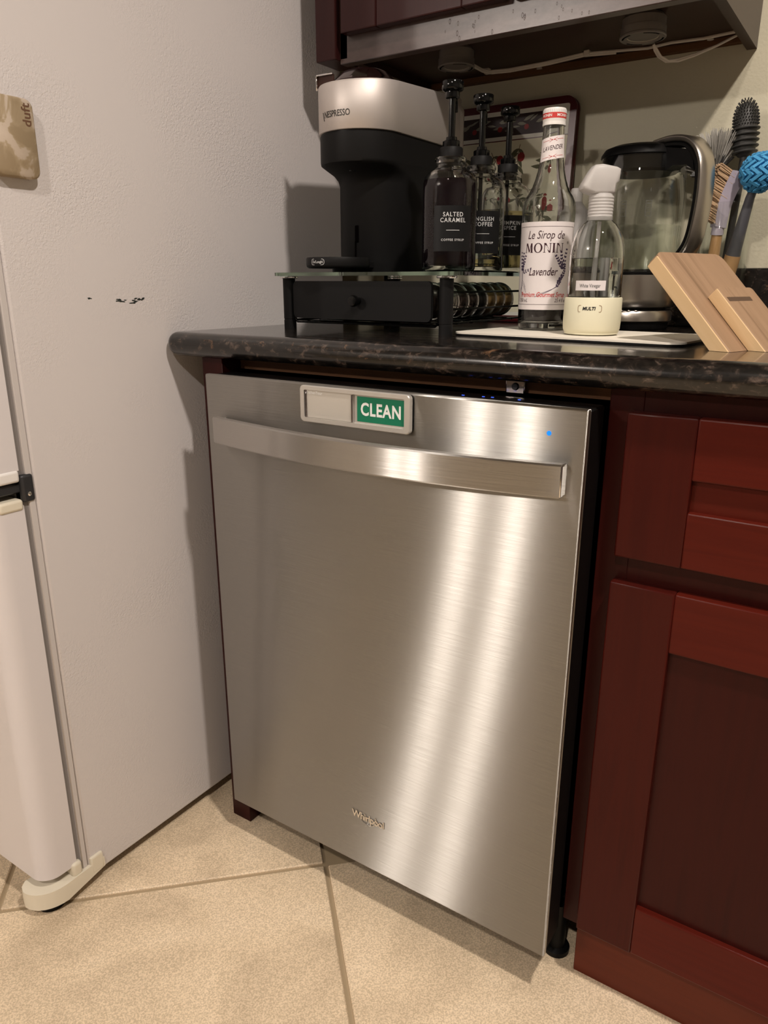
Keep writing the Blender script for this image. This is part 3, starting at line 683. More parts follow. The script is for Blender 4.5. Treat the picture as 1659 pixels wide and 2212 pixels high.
lid = G().lathe([(0.0600, 0.0), (0.0600, 0.004), (0.0560, 0.0065), (0.0540, 0.008)], LC, 40).obj('lid_ring', 'chrome', cm)
G().lathe([(0.0540, 0.0075), (0.0500, 0.0125), (0.0400, 0.0225), (0.0330, 0.0260), (0.015, 0.0275), (0, 0.0278)], LC, 14).obj('lid_dome', 'chrome_dark', cm, 20)
lv = G().box(0.0325, 0.0345, 0.2495, 0.2535, 1.2880, 1.3110, 0.0008, 1).obj('lever', 'chrome', cm)
G().box(0.0325, 0.066, 0.2495, 0.2535, 1.3085, 1.3110, 0.0008, 1).obj('lever_top', 'chrome', lv)
G().box(0.0335, 0.066, 0.2535, 0.2555, 1.2880, 1.3090).obj('lever_plate', 'under_wood', lv)
G().lathe([(0, 0), (0.0065, 0), (0.0070, 0.004), (0.0075, 0.016), (0, 0.016)], (MX + 0.004, 0.262, 1.166), 16).obj('spout', 'black_gloss', cm)
G().box(MX - 0.0035, MX + 0.0035, 0.2755, 0.2785, 1.058, 1.085, 0.0012, 2).box(MX - 0.0035, MX - 0.0015, 0.2755, 0.2785, 1.030, 1.060).obj('tray_slot', 'dark_inside', cm)
TC = (MX, 0.2235, 1.0155)
tr = G().lathe([(0, 0), (0.0485, 0), (0.0515, 0.002), (0.0525, 0.005), (0.0525, 0.0145), (0.0515, 0.0165), (0.0490, 0.0165), (0.0480, 0.0150), (0, 0.0150)], TC, 48).obj('cup_tray', 'black_satin', cm)
G().box(MX - 0.03, MX + 0.03, 0.262, 0.285, 1.0155, 1.028, 0.002, 1).obj('tray_arm', 'black_satin', tr)
G().lathe([(0, 0), (0.020, 0), (0.020, 0.0064), (0, 0.0064)], (MX, 0.2405, GT + 0.0002), 20).obj('tray_foot', 'black_plastic', tr)
fn = cyl_map(MX, TC[1], 0.0527, -PI / 2 - 0.04, 1.0245)
g = G(); text(g, "De'Longhi", 0.0056, fn, bold=0.00008, space=0.95); g.obj('tray_lettering', 'print_grey', tr, None)
g = G(); ow = rrect(-0.0135, 0.0135, -0.0047, 0.0047, 0.0040, 4); iw = rrect(-0.0128, 0.0128, -0.0040, 0.0040, 0.0034, 4)
A = [g.bm.verts.new(fn(*p)) for p in ow]; B = [g.bm.verts.new(fn(*p)) for p in iw]
for k in range(len(A)): g.bm.faces.new((A[k], A[(k + 1) % len(A)], B[(k + 1) % len(A)], B[k]))
g.obj('tray_badge_outline', 'print_grey', tr, None)
g = G(); text(g, 'NESPRESSO', 0.0130, cyl_map(MX, 0.2955, 0.0717, -PI / 2 - 0.02, 1.2455), bold=0.0002, space=0.98, sx=0.80)
text(g, '\\', 0.0175, cyl_map(MX, 0.2955, 0.0717, -PI / 2 - 0.42, 1.2432), bold=0.0003)
g.obj('brand_lettering', 'print_dark', sh, None)

# ------------------------------------------------------------------ syrup pump bottles
AIM = math.atan2(CAM.y - 0.263, CAM.x - 0.277) + 0.13
def syrup(loc, label, flavour, liquid, level):
    t = thing('syrup_bottle', label, 'syrup bottle', loc, 'coffee syrup pump bottles on the rack')
    x, y, z = loc
    out = [(0, 0.0), (0.036, 0.0), (0.0405, 0.0035), (0.0415, 0.008), (0.0415, 0.118), (0.0410, 0.1275), (0.0388, 0.1355), (0.0345, 0.1412), (0.0280, 0.1450), (0.0232, 0.1480), (0.0222, 0.1515), (0.0222, 0.155), (0.0240, 0.1570), (0.0240, 0.1605), (0.0225, 0.1625)]
    inn = [(0.0190, 0.1625), (0.0190, 0.149), (0.0215, 0.1455), (0.0270, 0.1425), (0.0325, 0.1388), (0.0365, 0.1335), (0.0384, 0.126), (0.0388, 0.117), (0.0388, 0.014), (0.035, 0.0095), (0, 0.0085)]
    G().lathe(out + inn, loc, 40).obj('glass_body', 'glass', t, 60)
    if liquid:
        rr = 0.0410
        top = level; pr = [(0, 0.0088), (0.0370, 0.0098), (rr, 0.0145)]
        if top > 0.111: pr += [(rr, 0.117), (0.0403, 0.1270), (0.0392, top), (0, top)]
        else: pr += [(rr, top), (0, top)]
        G().lathe(pr, loc, 40).obj('syrup', liquid, t, 60)
    g = G()
    n = 44; rings = []
    for zz, k in ((0.1615, 1.0), (0.1745, 1.0), (0.1765, 0.93)):
        rings.append([Vector((x + (0.0168 + (0.0004 if i % 2 else 0)) * k * math.cos(2 * PI * i / (2 * n)), y + (0.0168 + (0.0004 if i % 2 else 0)) * k * math.sin(2 * PI * i / (2 * n)), z + zz)) for i in range(2 * n)])
    g.loft(rings).obj('screw_collar', 'black_satin', t, 50)
    G().lathe([(0.0172, 0.150), (0.0172, 0.1614), (0.0120, 0.1614), (0.0120, 0.150)], loc, 24).obj('stopper', 'black_gloss', t)
    G().lathe([(0.0125, 0.1764), (0.0130, 0.178), (0.0130, 0.1845), (0.0118, 0.1855), (0.0085, 0.1860), (0.0080, 0.1905), (0.0050, 0.1910), (0.0050, 0.2440), (0, 0.2440)], loc, 24).obj('pump_shaft', 'black_gloss', t)
    hd = G().lathe([(0.0050, 0.2420), (0.0100, 0.2425), (0.0105, 0.2440), (0.0105, 0.2500), (0.0150, 0.2525), (0.0160, 0.2545), (0.0160, 0.2635), (0.0152, 0.2645), (0.0125, 0.2642), (0.0060, 0.2630), (0, 0.2628)], loc, 32).obj('pump_head', 'black_gloss', t)
    ca = AIM + PI - 0.25; dx, dy = math.cos(ca), math.sin(ca)
    G().tube([(x + dx * 0.008, y + dy * 0.008, z + 0.249), (x + dx * 0.020, y + dy * 0.020, z + 0.248), (x + dx * 0.028, y + dy * 0.028, z + 0.242), (x + dx * 0.032, y + dy * 0.032, z + 0.230)], 0.0048, 10).obj('spout', 'black_gloss', hd)
    G().tube([(x, y, z + 0.150), (x, y, z + 0.090), (x + 0.004, y, z + 0.015)], 0.0035, 8).obj('dip_tube', 'black_plastic', t)
    fn = cyl_map(x, y, 0.0419, AIM, z + 0.0)
    g = cyl_patch(G(), fn, -0.0300, 0.0300, 0.0290, 0.0930, 24, 2); lb = g.obj('label', 'label_black', t, 60)
    f2 = cyl_map(x, y, 0.0421, AIM, z)
    g = G(); text(g, flavour, 0.0086, lambda u, v: f2(u, v + 0.0765), bold=0.00012, space=1.18, sx=0.92, line=0.92)
    text(g, 'COFFEE SYRUP', 0.0044, lambda u, v: f2(u, v + 0.0450), bold=0.00008, space=1.25)
    cyl_patch(g, lambda u, v: f2(u, v), -0.0100, 0.0100, 0.0583, 0.0590, 6, 1)
    g.obj('label_lettering', 'print_grey', lb, None)
    return t
syrup((0.277, 0.263, GT + 0.0003), 'front syrup pump bottle, nearly full of dark syrup', 'SALTED\nCARAMEL', 'syrup_dark', 0.1310)
syrup((0.277, 0.363, GT + 0.0003), 'middle syrup pump bottle, almost empty with misted glass', 'ENGLISH\nTOFFEE', 'syrup_gold', 0.020)
syrup((0.277, 0.463, GT + 0.0003), 'rear syrup pump bottle holding pale yellow syrup', 'PUMPKIN\nSPICE', 'syrup_gold', 0.100)

# ------------------------------------------------------------------ drying mat
dm = thing('drying_mat', 'thin beige drying mat with black rubber back on the worktop', 'mat', (0.49, 0.27, ZC))
MT = ZC + 0.0055
R4 = Matrix.Translation((0.493, 0.275, 0)) @ Matrix.Rotation(math.radians(-6), 4, 'Z')
def mp(z): return lambda u, v: R4 @ Vector((u, v, z))
mpoly = rrect(-0.172, 0.172, -0.085, 0.110, 0.022, 6)
G().prism(mpoly, mp(ZC + 0.0003), mp(ZC + 0.0030)).obj('rubber_back', 'black_plastic', dm, 30)
G().prism(mpoly, mp(ZC + 0.0030), mp(MT)).obj('cloth_top', 'mat_top', dm, 30)

# ------------------------------------------------------------------ lavender syrup bottle
mb = thing('lavender_syrup_bottle', 'tall clear lavender syrup bottle with white label and red-white cap', 'bottle', (0.407, 0.337, MT + 0.0004))
mx, my, mz = 0.407, 0.337, MT + 0.0004
out = [(0, 0.0005), (0.030, 0.0), (0.0360, 0.002), (0.0375, 0.006), (0.0378, 0.030), (0.0386, 0.080), (0.0393, 0.150), (0.0399, 0.172), (0.0396, 0.180), (0.0384, 0.1865), (0.0352, 0.1930), (0.0308, 0.1995), (0.0264, 0.2080), (0.0228, 0.2185), (0.0198, 0.2300), (0.0178, 0.2425), (0.0166, 0.2550), (0.0152, 0.2900), (0.0148, 0.2945)]
inn = [(0.0122, 0.2945), (0.0125, 0.288), (0.0140, 0.2550), (0.0153, 0.2420), (0.0174, 0.2295), (0.0204, 0.2180), (0.0240, 0.2075), (0.0284, 0.1985), (0.0328, 0.1920), (0.0358, 0.1855), (0.0371, 0.178), (0.0374, 0.170), (0.0367, 0.150), (0.0360, 0.080), (0.0352, 0.016), (0.0310, 0.011), (0.012, 0.0135), (0, 0.0145)]
G().lathe(out + inn, (mx, my, mz), 48).obj('glass_body', 'glass', mb, 60)
G().lathe([(0, 0.0147), (0.012, 0.0137), (0.0309, 0.0112), (0.0349, 0.0162), (0.0352, 0.030), (0, 0.030)], (mx, my, mz), 40).obj('syrup', 'syrup_dark', mb, 60)
cp = G().lathe([(0.0152, 0.2900), (0.0166, 0.2900), (0.0168, 0.2920), (0.0165, 0.2940), (0.0165, 0.2955), (0.0168, 0.2965), (0.0168, 0.3105), (0.0160, 0.3125), (0, 0.3130)], (mx, my, mz), 44).obj('cap', 'white_plastic', mb)
G().lathe([(0.01695, 0.2985), (0.01695, 0.3060)], (mx, my, mz), 44).obj('cap_band', 'print_red', cp)
am = math.atan2(CAM.y - my, CAM.x - mx)
fc = cyl_map(mx, my, 0.0171, am, mz)
g = G()
for uu in (-0.0125, 0.0125): text(g, 'MONIN', 0.0052, lambda u, v, uu=uu: fc(u + uu, v + 0.3022), bold=0.0001)
g.obj('cap_lettering', 'print_white', cp, None)
g = G()
for k in range(40):
    a = 2 * PI * k / 40; g.box(-0.0004, 0.0004, -0.0003, 0.0003, 0.3068, 0.3102, M4=Matrix.Translation((mx + 0.0168 * math.cos(a), my + 0.0168 * math.sin(a), mz)) @ Matrix.Rotation(a + PI / 2, 4, 'Z'))
o = g.obj('cap_knurl', 'print_grey', cp, None); o['kind'] = 'stuff'
def prof_r(table):
    def f(zz):
        zz -= mz
        for (r0, z0), (r1, z1) in zip(table, table[1:]):
            if z0 <= zz <= z1 and z1 > z0: return r0 + (r1 - r0) * (zz - z0) / (z1 - z0) + 0.0003
        return table[-1][0] + 0.0003
    return f
PR = prof_r(out)
def fl_(u, v): return cyl_map(mx, my, PR, am - 0.05, mz)(u, v)
LH = 0.0555
g = cyl_patch(G(), fl_, -LH, LH, 0.0310, 0.1570, 40, 8); lab = g.obj('front_label', 'label_white', mb, 60)
def on(u, v): 
    p = cyl_map(mx, my, lambda zz: PR(zz) + 0.0002, am - 0.05, mz)(u, v); return p
g = G()
for v in (0.0385, 0.1500): cyl_patch(g, on, -LH + 0.004, LH - 0.004, v, v + 0.0005, 30, 1)
for u in (-LH + 0.004, LH - 0.0045): cyl_patch(g, on, u, u + 0.0005, 0.0385, 0.1505, 1, 12)
text(g, 'Le Sirop de', 0.0165, lambda u, v: on(u, v + 0.1380), shear=0.28, sx=0.76)
text(g, 'Lavender', 0.0165, lambda u, v: on(u - 0.002, v + 0.0860), shear=0.32, sx=0.72, bold=0.0001)
text(g, '750 mL', 0.0075, lambda u, v: on(u - 0.0330, v + 0.0445), shear=0.25, sx=0.8)
text(g, '25.4 fl oz', 0.0075, lambda u, v: on(u + 0.0300, v + 0.0445), shear=0.25, sx=0.8)
g.obj('label_lettering', 'print_maroon', lab, None)
# serif capitals of the name, thick and thin strokes
def stroke(g, pts, on, ox, oy, k): g.face([on(ox + x * k, oy + y * k) for x, y in pts])
def capital(g, ch, ox, oy, k):
    q = lambda *p: stroke(g, p, on, ox, oy, k)
    def serif(x0, x1, y): q((x0, y), (x1, y), (x1, y + 0.045), (x0, y + 0.045))
    if ch == 'I': q((0.07, 0), (0.27, 0), (0.27, 1), (0.07, 1)); serif(0, 0.34, 0); serif(0, 0.34, 0.955); return 0.42
    if ch == 'N':
        q((0.10, 0), (0.18, 0), (0.18, 1), (0.10, 1)); q((0.74, 0), (0.82, 0), (0.82, 1), (0.74, 1)); q((0.06, 1), (0.30, 1), (0.82, 0), (0.64, 0))
        serif(0, 0.28, 0); serif(0.64, 0.92, 0.955); return 1.0
    if ch == 'M':
        q((0.10, 0), (0.18, 0), (0.24, 1), (0.16, 1)); q((0.80, 0), (1.02, 0), (0.98, 1), (0.78, 1)); q((0.14, 1), (0.36, 1), (0.66, 0.12), (0.55, 0.02)); q((0.55, 0.02), (0.66, 0.12), (0.86, 1), (0.80, 1))
        serif(0, 0.28, 0); serif(0.72, 1.10, 0); return 1.18
    if ch == 'O':
        n = 28
        for i in range(n):
            a, b = 2 * PI * i / n, 2 * PI * (i + 1) / n
            q((0.5 + 0.5 * math.cos(a), 0.5 + 0.52 * math.sin(a)), (0.5 + 0.5 * math.cos(b), 0.5 + 0.52 * math.sin(b)), (0.5 + 0.30 * math.cos(b), 0.5 + 0.46 * math.sin(b)), (0.5 + 0.30 * math.cos(a), 0.5 + 0.46 * math.sin(a)))
        return 1.08
g = G(); k = 0.0134; widths = [1.18, 1.08, 1.0, 0.42, 0.95]; ox = -sum(widths) * k / 2 - 0.002
for ch in 'MONIN': ox += capital(g, ch, ox, 0.1135, k) * k
text(g, '®', 0.005, lambda u, v: on(u + 0.0372, v + 0.1275))
g.obj('name_lettering', 'print_maroon', lab, None)
g = G(); text(g, 'Premium Gourmet Syrup', 0.0100, lambda u, v: on(u - 0.0010, v + 0.0530), shear=0.28, sx=0.74, bold=0.0001); g.obj('red_lettering', 'print_red', lab, None)
g = G(); rnd = random.Random(5)
def bud(u, v, a, L, W): g.face([on(u + L * (c * math.cos(a)) - W * s * math.sin(a), v + L * c * math.sin(a) + W * s * math.cos(a)) for c, s in ((0, 0), (0.35, 0.5), (0.75, 0.42), (1, 0), (0.75, -0.42), (0.35, -0.5))])
def sprig(u0, v0, u1, v1, n, sz, bend=0.0):
    for i in range(n):
        t = i / max(1, n - 1); u = u0 + (u1 - u0) * t + bend * math.sin(PI * t); v = v0 + (v1 - v0) * t
        a = math.atan2(v1 - v0, u1 - u0)
        for sd in (-1, 1): bud(u, v, a + sd * rnd.uniform(0.4, 0.9), sz * (1.1 - 0.5 * t), sz * 0.5)
def stem(u0, v0, u1, v1, bend, w=0.0006):
    n = 10
    for i in range(n):
        t0, t1 = i / n, (i + 1) / n
        P0 = (u0 + (u1 - u0) * t0 + bend * math.sin(PI * t0), v0 + (v1 - v0) * t0); P1 = (u0 + (u1 - u0) * t1 + bend * math.sin(PI * t1), v0 + (v1 - v0) * t1)
        g.face([on(P0[0] - w, P0[1]), on(P0[0] + w, P0[1] - w * 0.4), on(P1[0] + w, P1[1] - w * 0.4), on(P1[0] - w, P1[1])])
for du, dv in ((-0.043, 0.113), (-0.037, 0.112), (-0.032, 0.108)): sprig(-0.039, 0.088, du, dv, 6, 0.0045)
sprig(-0.036, 0.085, -0.022, 0.090, 4, 0.0042, 0.0)
stem(-0.0385, 0.088, -0.040, 0.060, 0.001); stem(-0.040, 0.064, -0.034, 0.052, -0.003)
for k in range(3): stem(-0.037, 0.074 - k * 0.003, -0.030 + k * 0.001, 0.064 - k * 0.004, 0.001, 0.0003)
for du, dv in ((0.018, 0.108), (0.026, 0.113), (0.036, 0.117)): sprig(0.030, 0.090, du, dv, 6, 0.0050)
sprig(0.024, 0.070, 0.034, 0.096, 9, 0.0050, 0.003); sprig(0.021, 0.064, 0.028, 0.080, 5, 0.0046)
stem(0.022, 0.066, -0.012, 0.050, 0.003); stem(0.020, 0.064, -0.010, 0.053, 0.002, 0.0004)
o = g.obj('lavender_print', 'print_violet', lab, None)
def nk(u, v): return cyl_map(mx, my, lambda zz: PR(zz) + 0.0001, am + 0.03, mz, slope=0.16)(u, v)
nl = cyl_patch(G(), nk, -0.0225, 0.0225, 0.2435, 0.2745, 26, 6).obj('neck_label', 'label_white', mb, 60)
def nk2(u, v): return cyl_map(mx, my, lambda zz: PR(zz) + 0.0004, am + 0.03, mz, slope=0.16)(u, v)
g = G(); text(g, 'LAVENDER', 0.0088, lambda u, v: nk2(u, v + 0.2590), shear=0.15, sx=0.74); g.obj('neck_lettering', 'print_maroon', nl, None)
g = G()
for v0 in (0.2475, 0.2700):
    for s in (-1, 1):
        cyl_patch(g, lambda u, v, s=s, v0=v0: nk2(s * u, v + v0), 0.0055, 0.0170, -0.0002, 0.0002, 6, 1)
        for q in (-1, 1):
            P = [(s * (0.0005 + 0.005 * t), q * (0.0002 + 0.0022 * t * t)) for t in (0, 0.3, 0.6, 1.0)]
            g.face([nk2(u, v + v0 + 0.00025) for u, v in P] + [nk2(u, v + v0 - 0.00025) for u, v in reversed(P)])
g.obj('neck_ornament', 'print_red', nl, None)

# ------------------------------------------------------------------ vinegar spray bottle
sx, sy, sz = 0.510, 0.268, MT + 0.0004
sp = thing('spray_bottle', 'clear vinegar spray bottle with cream silicone base on the drying mat', 'spray bottle', (sx, sy, sz))
out = [(0, 0.002), (0.034, 0.002), (0.0368, 0.005), (0.0372, 0.010), (0.0372, 0.108), (0.0362, 0.118), (0.0335, 0.130), (0.0290, 0.140), (0.0230, 0.1475), (0.0180, 0.1510), (0.0172, 0.1535), (0.0172, 0.157)]
inn = [(0.0150, 0.157), (0.0152, 0.1525), (0.0200, 0.1480), (0.0265, 0.1395), (0.0312, 0.129), (0.0338, 0.117), (0.0348, 0.107), (0.0348, 0.011), (0.032, 0.0065), (0, 0.006)]
G().lathe(out + inn, (sx, sy, sz), 44).obj('glass_body', 'glass', sp, 60)
G().lathe([(0, 0.0063), (0.0318, 0.0068), (0.0346, 0.0112), (0.0346, 0.1030), (0, 0.1030)], (sx, sy, sz), 44).obj('vinegar', 'water', sp, 60)
slv = G().lathe([(0, 0), (0.0330, 0.0), (0.0372, 0.0025), (0.0394, 0.0085), (0.0400, 0.018), (0.0396, 0.0500), (0.0386, 0.0512), (0.0374, 0.0512), (0.0374, 0.0015), (0, 0.0015)], (sx, sy, sz), 48).obj('silicone_sleeve', 'silicone_cream', sp, 50)
a_s = math.atan2(CAM.y - sy, CAM.x - sx) - 0.10
fs_ = cyl_map(sx, sy, 0.0402, a_s, sz)
g = G(); ow = rrect(-0.0165, 0.0165, -0.0047, 0.0047, 0.0025, 4); iw = rrect(-0.0159, 0.0159, -0.0041, 0.0041, 0.0020, 4)
A = [g.bm.verts.new(fs_(u, v + 0.0365)) for u, v in ow]; B = [g.bm.verts.new(fs_(u, v + 0.0365)) for u, v in iw]
for k in range(len(A)): g.bm.faces.new((A[k], A[(k + 1) % len(A)], B[(k + 1) % len(A)], B[k]))
g.obj('sleeve_outline', 'oak', slv, None)
g = G(); text(g, 'MULTI', 0.0062, lambda u, v: fs_(u - 0.001, v + 0.0365), bold=0.0002, shear=0.15); g.obj('sleeve_lettering', 'print_black', slv, None)
fk = cyl_map(sx, sy, 0.0374, a_s, sz)
st = cyl_patch(G(), fk, -0.0235, 0.0190, 0.0605, 0.0735, 18, 1).obj('paper_sticker', 'label_white', sp, 60)
fk2 = cyl_map(sx, sy, 0.0376, a_s, sz)
g = G(); text(g, 'White Vinegar', 0.0068, lambda u, v: fk2(u - 0.0025, v + 0.0665), sx=0.72); g.obj('sticker_lettering', 'print_black', st, None)
G().tube([(sx, sy, sz + 0.150), (sx - 0.001, sy, sz + 0.10), (sx - 0.002, sy, sz + 0.06), (sx + 0.004, sy, sz + 0.01)], 0.0028, 10).obj('dip_tube', 'frost', sp)
rings = [(0.0166, 0.152), (0.0170, 0.156)]
for k in range(7): rings += [(0.0170, 0.157 + k * 0.0040), (0.0164, 0.159 + k * 0.0040)]
rings += [(0.0155, 0.1860), (0, 0.1860)]
G().lathe([(0, 0.152)] + rings, (sx, sy, sz), 36).obj('threaded_collar', 'frost', sp, 25)
L = Vector((math.cos(am - PI / 2), math.sin(am - PI / 2), 0)) * -1    # towards photo right
L = rt.copy(); Dv = Vector((-rt.y, rt.x, 0))
ol = [(-0.0215, 0.1880), (-0.0275, 0.1915), (-0.0280, 0.1960), (-0.0225, 0.2060), (-0.0165, 0.2160), (-0.0120, 0.2215), (-0.0020, 0.2225), (0.0170, 0.2190), (0.0222, 0.2165), (0.0215, 0.2010), (0.0180, 0.1985), (0.0170, 0.1860), (-0.0120, 0.1850)]
def hp(d, k): return lambda u, v: Vector((sx, sy, sz)) + L * (-0.002 + u * k) + Dv * d + Vector((0, 0, 0.202 + (v - 0.202) * k))
G().loft([[hp(-0.0155, 0.80)(*p) for p in ol], [hp(-0.0135, 0.95)(*p) for p in ol], [hp(-0.010, 1.0)(*p) for p in ol], [hp(0.010, 1.0)(*p) for p in ol], [hp(0.0135, 0.95)(*p) for p in ol], [hp(0.0155, 0.80)(*p) for p in ol]]).obj('spray_cap', 'frost', sp, 50)

# ------------------------------------------------------------------ electric kettle
kx, ky, kz = 0.478, 0.552, ZC + 0.0003
kt = thing('electric_kettle', 'glass electric kettle with steel base and curved nickel handle', 'kettle', (kx, ky, kz))
G().lathe([(0, 0), (0.066, 0), (0.068, 0.003), (0.068, 0.0125), (0, 0.0125)], (kx, ky, kz), 44).obj('power_base_foot', 'black_plastic', kt)
G().lathe([(0, 0.0125), (0.0700, 0.0125), (0.0725, 0.0145), (0.0725, 0.0270), (0.0700, 0.0310), (0.060, 0.0325), (0, 0.0325)], (kx, ky, kz), 56).obj('power_base', 'nickel', kt)
G().lathe([(0, 0.0325), (0.062, 0.0325), (0.062, 0.0370), (0, 0.0370)], (kx, ky, kz), 40).obj('base_gap', 'black_plastic', kt)
G().lathe([(0, 0.0370), (0.0710, 0.0370), (0.0735, 0.0400), (0.0745, 0.0500), (0.0745, 0.0885), (0.0735, 0.0895), (0, 0.0895)], (kx, ky, kz), 56).obj('steel_bottom', 'nickel', kt)
G().lathe([(0.0745, 0.0895), (0.0748, 0.0900), (0.0748, 0.0930), (0.0738, 0.0935), (0, 0.0935)], (kx, ky, kz), 56).obj('seal_ring', 'black_plastic', kt)
KO = [(0, 0.0937), (0.0740, 0.0937), (0.0755, 0.1000), (0.0765, 0.1600), (0.0755, 0.2150), (0.0720, 0.2450), (0.0680, 0.2630), (0.0655, 0.2720)]
KI = [(0.0632, 0.2720), (0.0658, 0.2625), (0.0697, 0.2445), (0.0731, 0.2148), (0.0740, 0.1600), (0.0731, 0.1010), (0.0718, 0.0965), (0, 0.0963)]
G().lathe(KO + KI, (kx, ky, kz), 56).obj('glass_jug', 'glass_thin', kt, 60)
G().lathe([(0, 0.0966), (0.0715, 0.0968), (0.0728, 0.1012), (0.0737, 0.1600), (0.0737, 0.1660), (0, 0.1660)], (kx, ky, kz), 56).obj('water', 'water_thin', kt, 60)
KH = Vector((0.86, -0.51, 0)).normalized(); KL = Vector((-KH.y, KH.x, 0)); K0 = Vector((kx, ky, kz))
G().lathe([(0, 0.2480), (0.0560, 0.2480), (0.0615, 0.2520), (0.0625, 0.2640), (0.0640, 0.2725), (0.0665, 0.2735), (0.0655, 0.2780), (0.0600, 0.2860), (0.0480, 0.2905), (0, 0.2925)], (kx, ky, kz), 48).obj('lid', 'black_plastic', kt, 30)
def ribbon(path, halfw, th, name, mat, par, bevel=0.25):
    rings = []
    for i, (r, z) in enumerate(path):
        a = path[max(0, i - 1)]; b = path[min(len(path) - 1, i + 1)]
        t = Vector((b[0] - a[0], b[1] - a[1])).normalized(); n = Vector((-t.y, t.x))
        hw = halfw[i] if isinstance(halfw, list) else halfw
        c = K0 + KH * r + Vector((0, 0, z)); N3 = KH * n.x + Vector((0, 0, n.y))
        prof = [(-hw, -th * 0.2), (-hw, th * 0.25), (-hw * 0.8, th * 0.5), (hw * 0.8, th * 0.5), (hw, th * 0.25), (hw, -th * 0.2), (hw * 0.8, -th * 0.5), (-hw * 0.8, -th * 0.5)]
        rings.append([c + KL * u + N3 * v for u, v in prof])
    return G().loft(rings).obj(name, mat, par, 50)
def smooth_path(P, n=6):
    out = []
    for i in range(len(P) - 1):
        p0, p1, p2, p3 = P[max(0, i - 1)], P[i], P[i + 1], P[min(len(P) - 1, i + 2)]
        for k in range(n):
            t = k / n
            out.append(tuple(0.5 * (2 * p1[d] + (p2[d] - p0[d]) * t + (2 * p0[d] - 5 * p1[d] + 4 * p2[d] - p3[d]) * t * t + (3 * p1[d] - p0[d] - 3 * p2[d] + p3[d]) * t ** 3) for d in range(2)))
    out.append(P[-1]); return out
hp_o = smooth_path([(0.035, 0.2895), (0.075, 0.2915), (0.110, 0.2830), (0.1330, 0.2560), (0.1390, 0.2150), (0.1360, 0.1700), (0.1270, 0.1330), (0.1050, 0.1080), (0.088, 0.1000)])
ko = ribbon(hp_o, 0.0155, 0.0095, 'handle', 'nickel', kt)
hp_i = smooth_path([(0.040, 0.2830), (0.075, 0.2830), (0.106, 0.2755), (0.1255, 0.2520), (0.1310, 0.2150), (0.1283, 0.1720), (0.1200, 0.1375), (0.1000, 0.1140), (0.078, 0.1060)])
ribbon(hp_i, 0.0135, 0.0075, 'handle_liner', 'black_plastic', ko)
br = [(0.045, 0.284), (0.1180, 0.270), (0.1240, 0.240), (0.1080, 0.250), (0.0800, 0.2520), (0.067, 0.246), (0.062, 0.262)]
G().prism(br, lambda u, v: K0 + KH * u + Vector((0, 0, v)) - KL * 0.0125, lambda u, v: K0 + KH * u + Vector((0, 0, v)) + KL * 0.0125).obj('handle_bridge', 'black_plastic', ko, 30)
ak = math.atan2(CAM.y - ky, CAM.x - kx) - 0.08
fkk = cyl_map(kx, ky, 0.0768, ak, kz)
g = G()
for u0 in (-0.021, 0.018):
    for (a, b, c, d) in ((u0, u0 + 0.0095, 0.2010, 0.2018), (u0, u0 + 0.0095, 0.1780, 0.1786), (u0, u0 + 0.0007, 0.1780, 0.2015), (u0 + 0.0088, u0 + 0.0095, 0.1780, 0.2015), (u0 + 0.002, u0 + 0.0075, 0.1965, 0.1978), (u0 + 0.002, u0 + 0.0075, 0.1900, 0.1905), (u0 + 0.002, u0 + 0.0075, 0.1850, 0.1855)):
        cyl_patch(g, fkk, a, b, c, d, 3, 1)
    text(g, '1' if u0 > 0 else 'L', 0.008, lambda u, v, u0=u0: fkk(u + u0 + 0.006, v + 0.2170))
g.obj('level_marks', 'scale_print', kt, None)
for k in (-1, 0, 1):
    a = ak + 0.10 + k * 0.17
    G().lathe([(0, 0), (0.0055, 0), (0.0055, 0.0008), (0.0048, 0.0016), (0, 0.0016)], (kx + 0.0665 * math.cos(a), ky + 0.0665 * math.sin(a), kz + 0.0310), 16).obj('base_button', 'chrome', kt)

# ------------------------------------------------------------------ glass jar and its brushes
jx, jy, jz = 0.617, 0.584, ZC + 0.0003
jr = G().lathe([(0, 0), (0.0345, 0), (0.0370, 0.003), (0.0372, 0.1980), (0.0366, 0.1995), (0.0354, 0.1980), (0.0350, 0.008), (0, 0.0065)], (jx, jy, jz), 48).obj('glass_jar', 'glass_thin', None, 60, at=(jx, jy, jz))
tag(jr, 'tall clear glass jar holding the dish brushes', 'jar')
JB = Vector((jx, jy, jz + 0.009))
def axis_frame(a, b):
    d = (Vector(b) - Vector(a)).normalized(); s = d.cross(Vector((0, 1, 0.2))).normalized(); t = s.cross(d)
    return d, s, t
GRP = 'brushes in the glass jar'
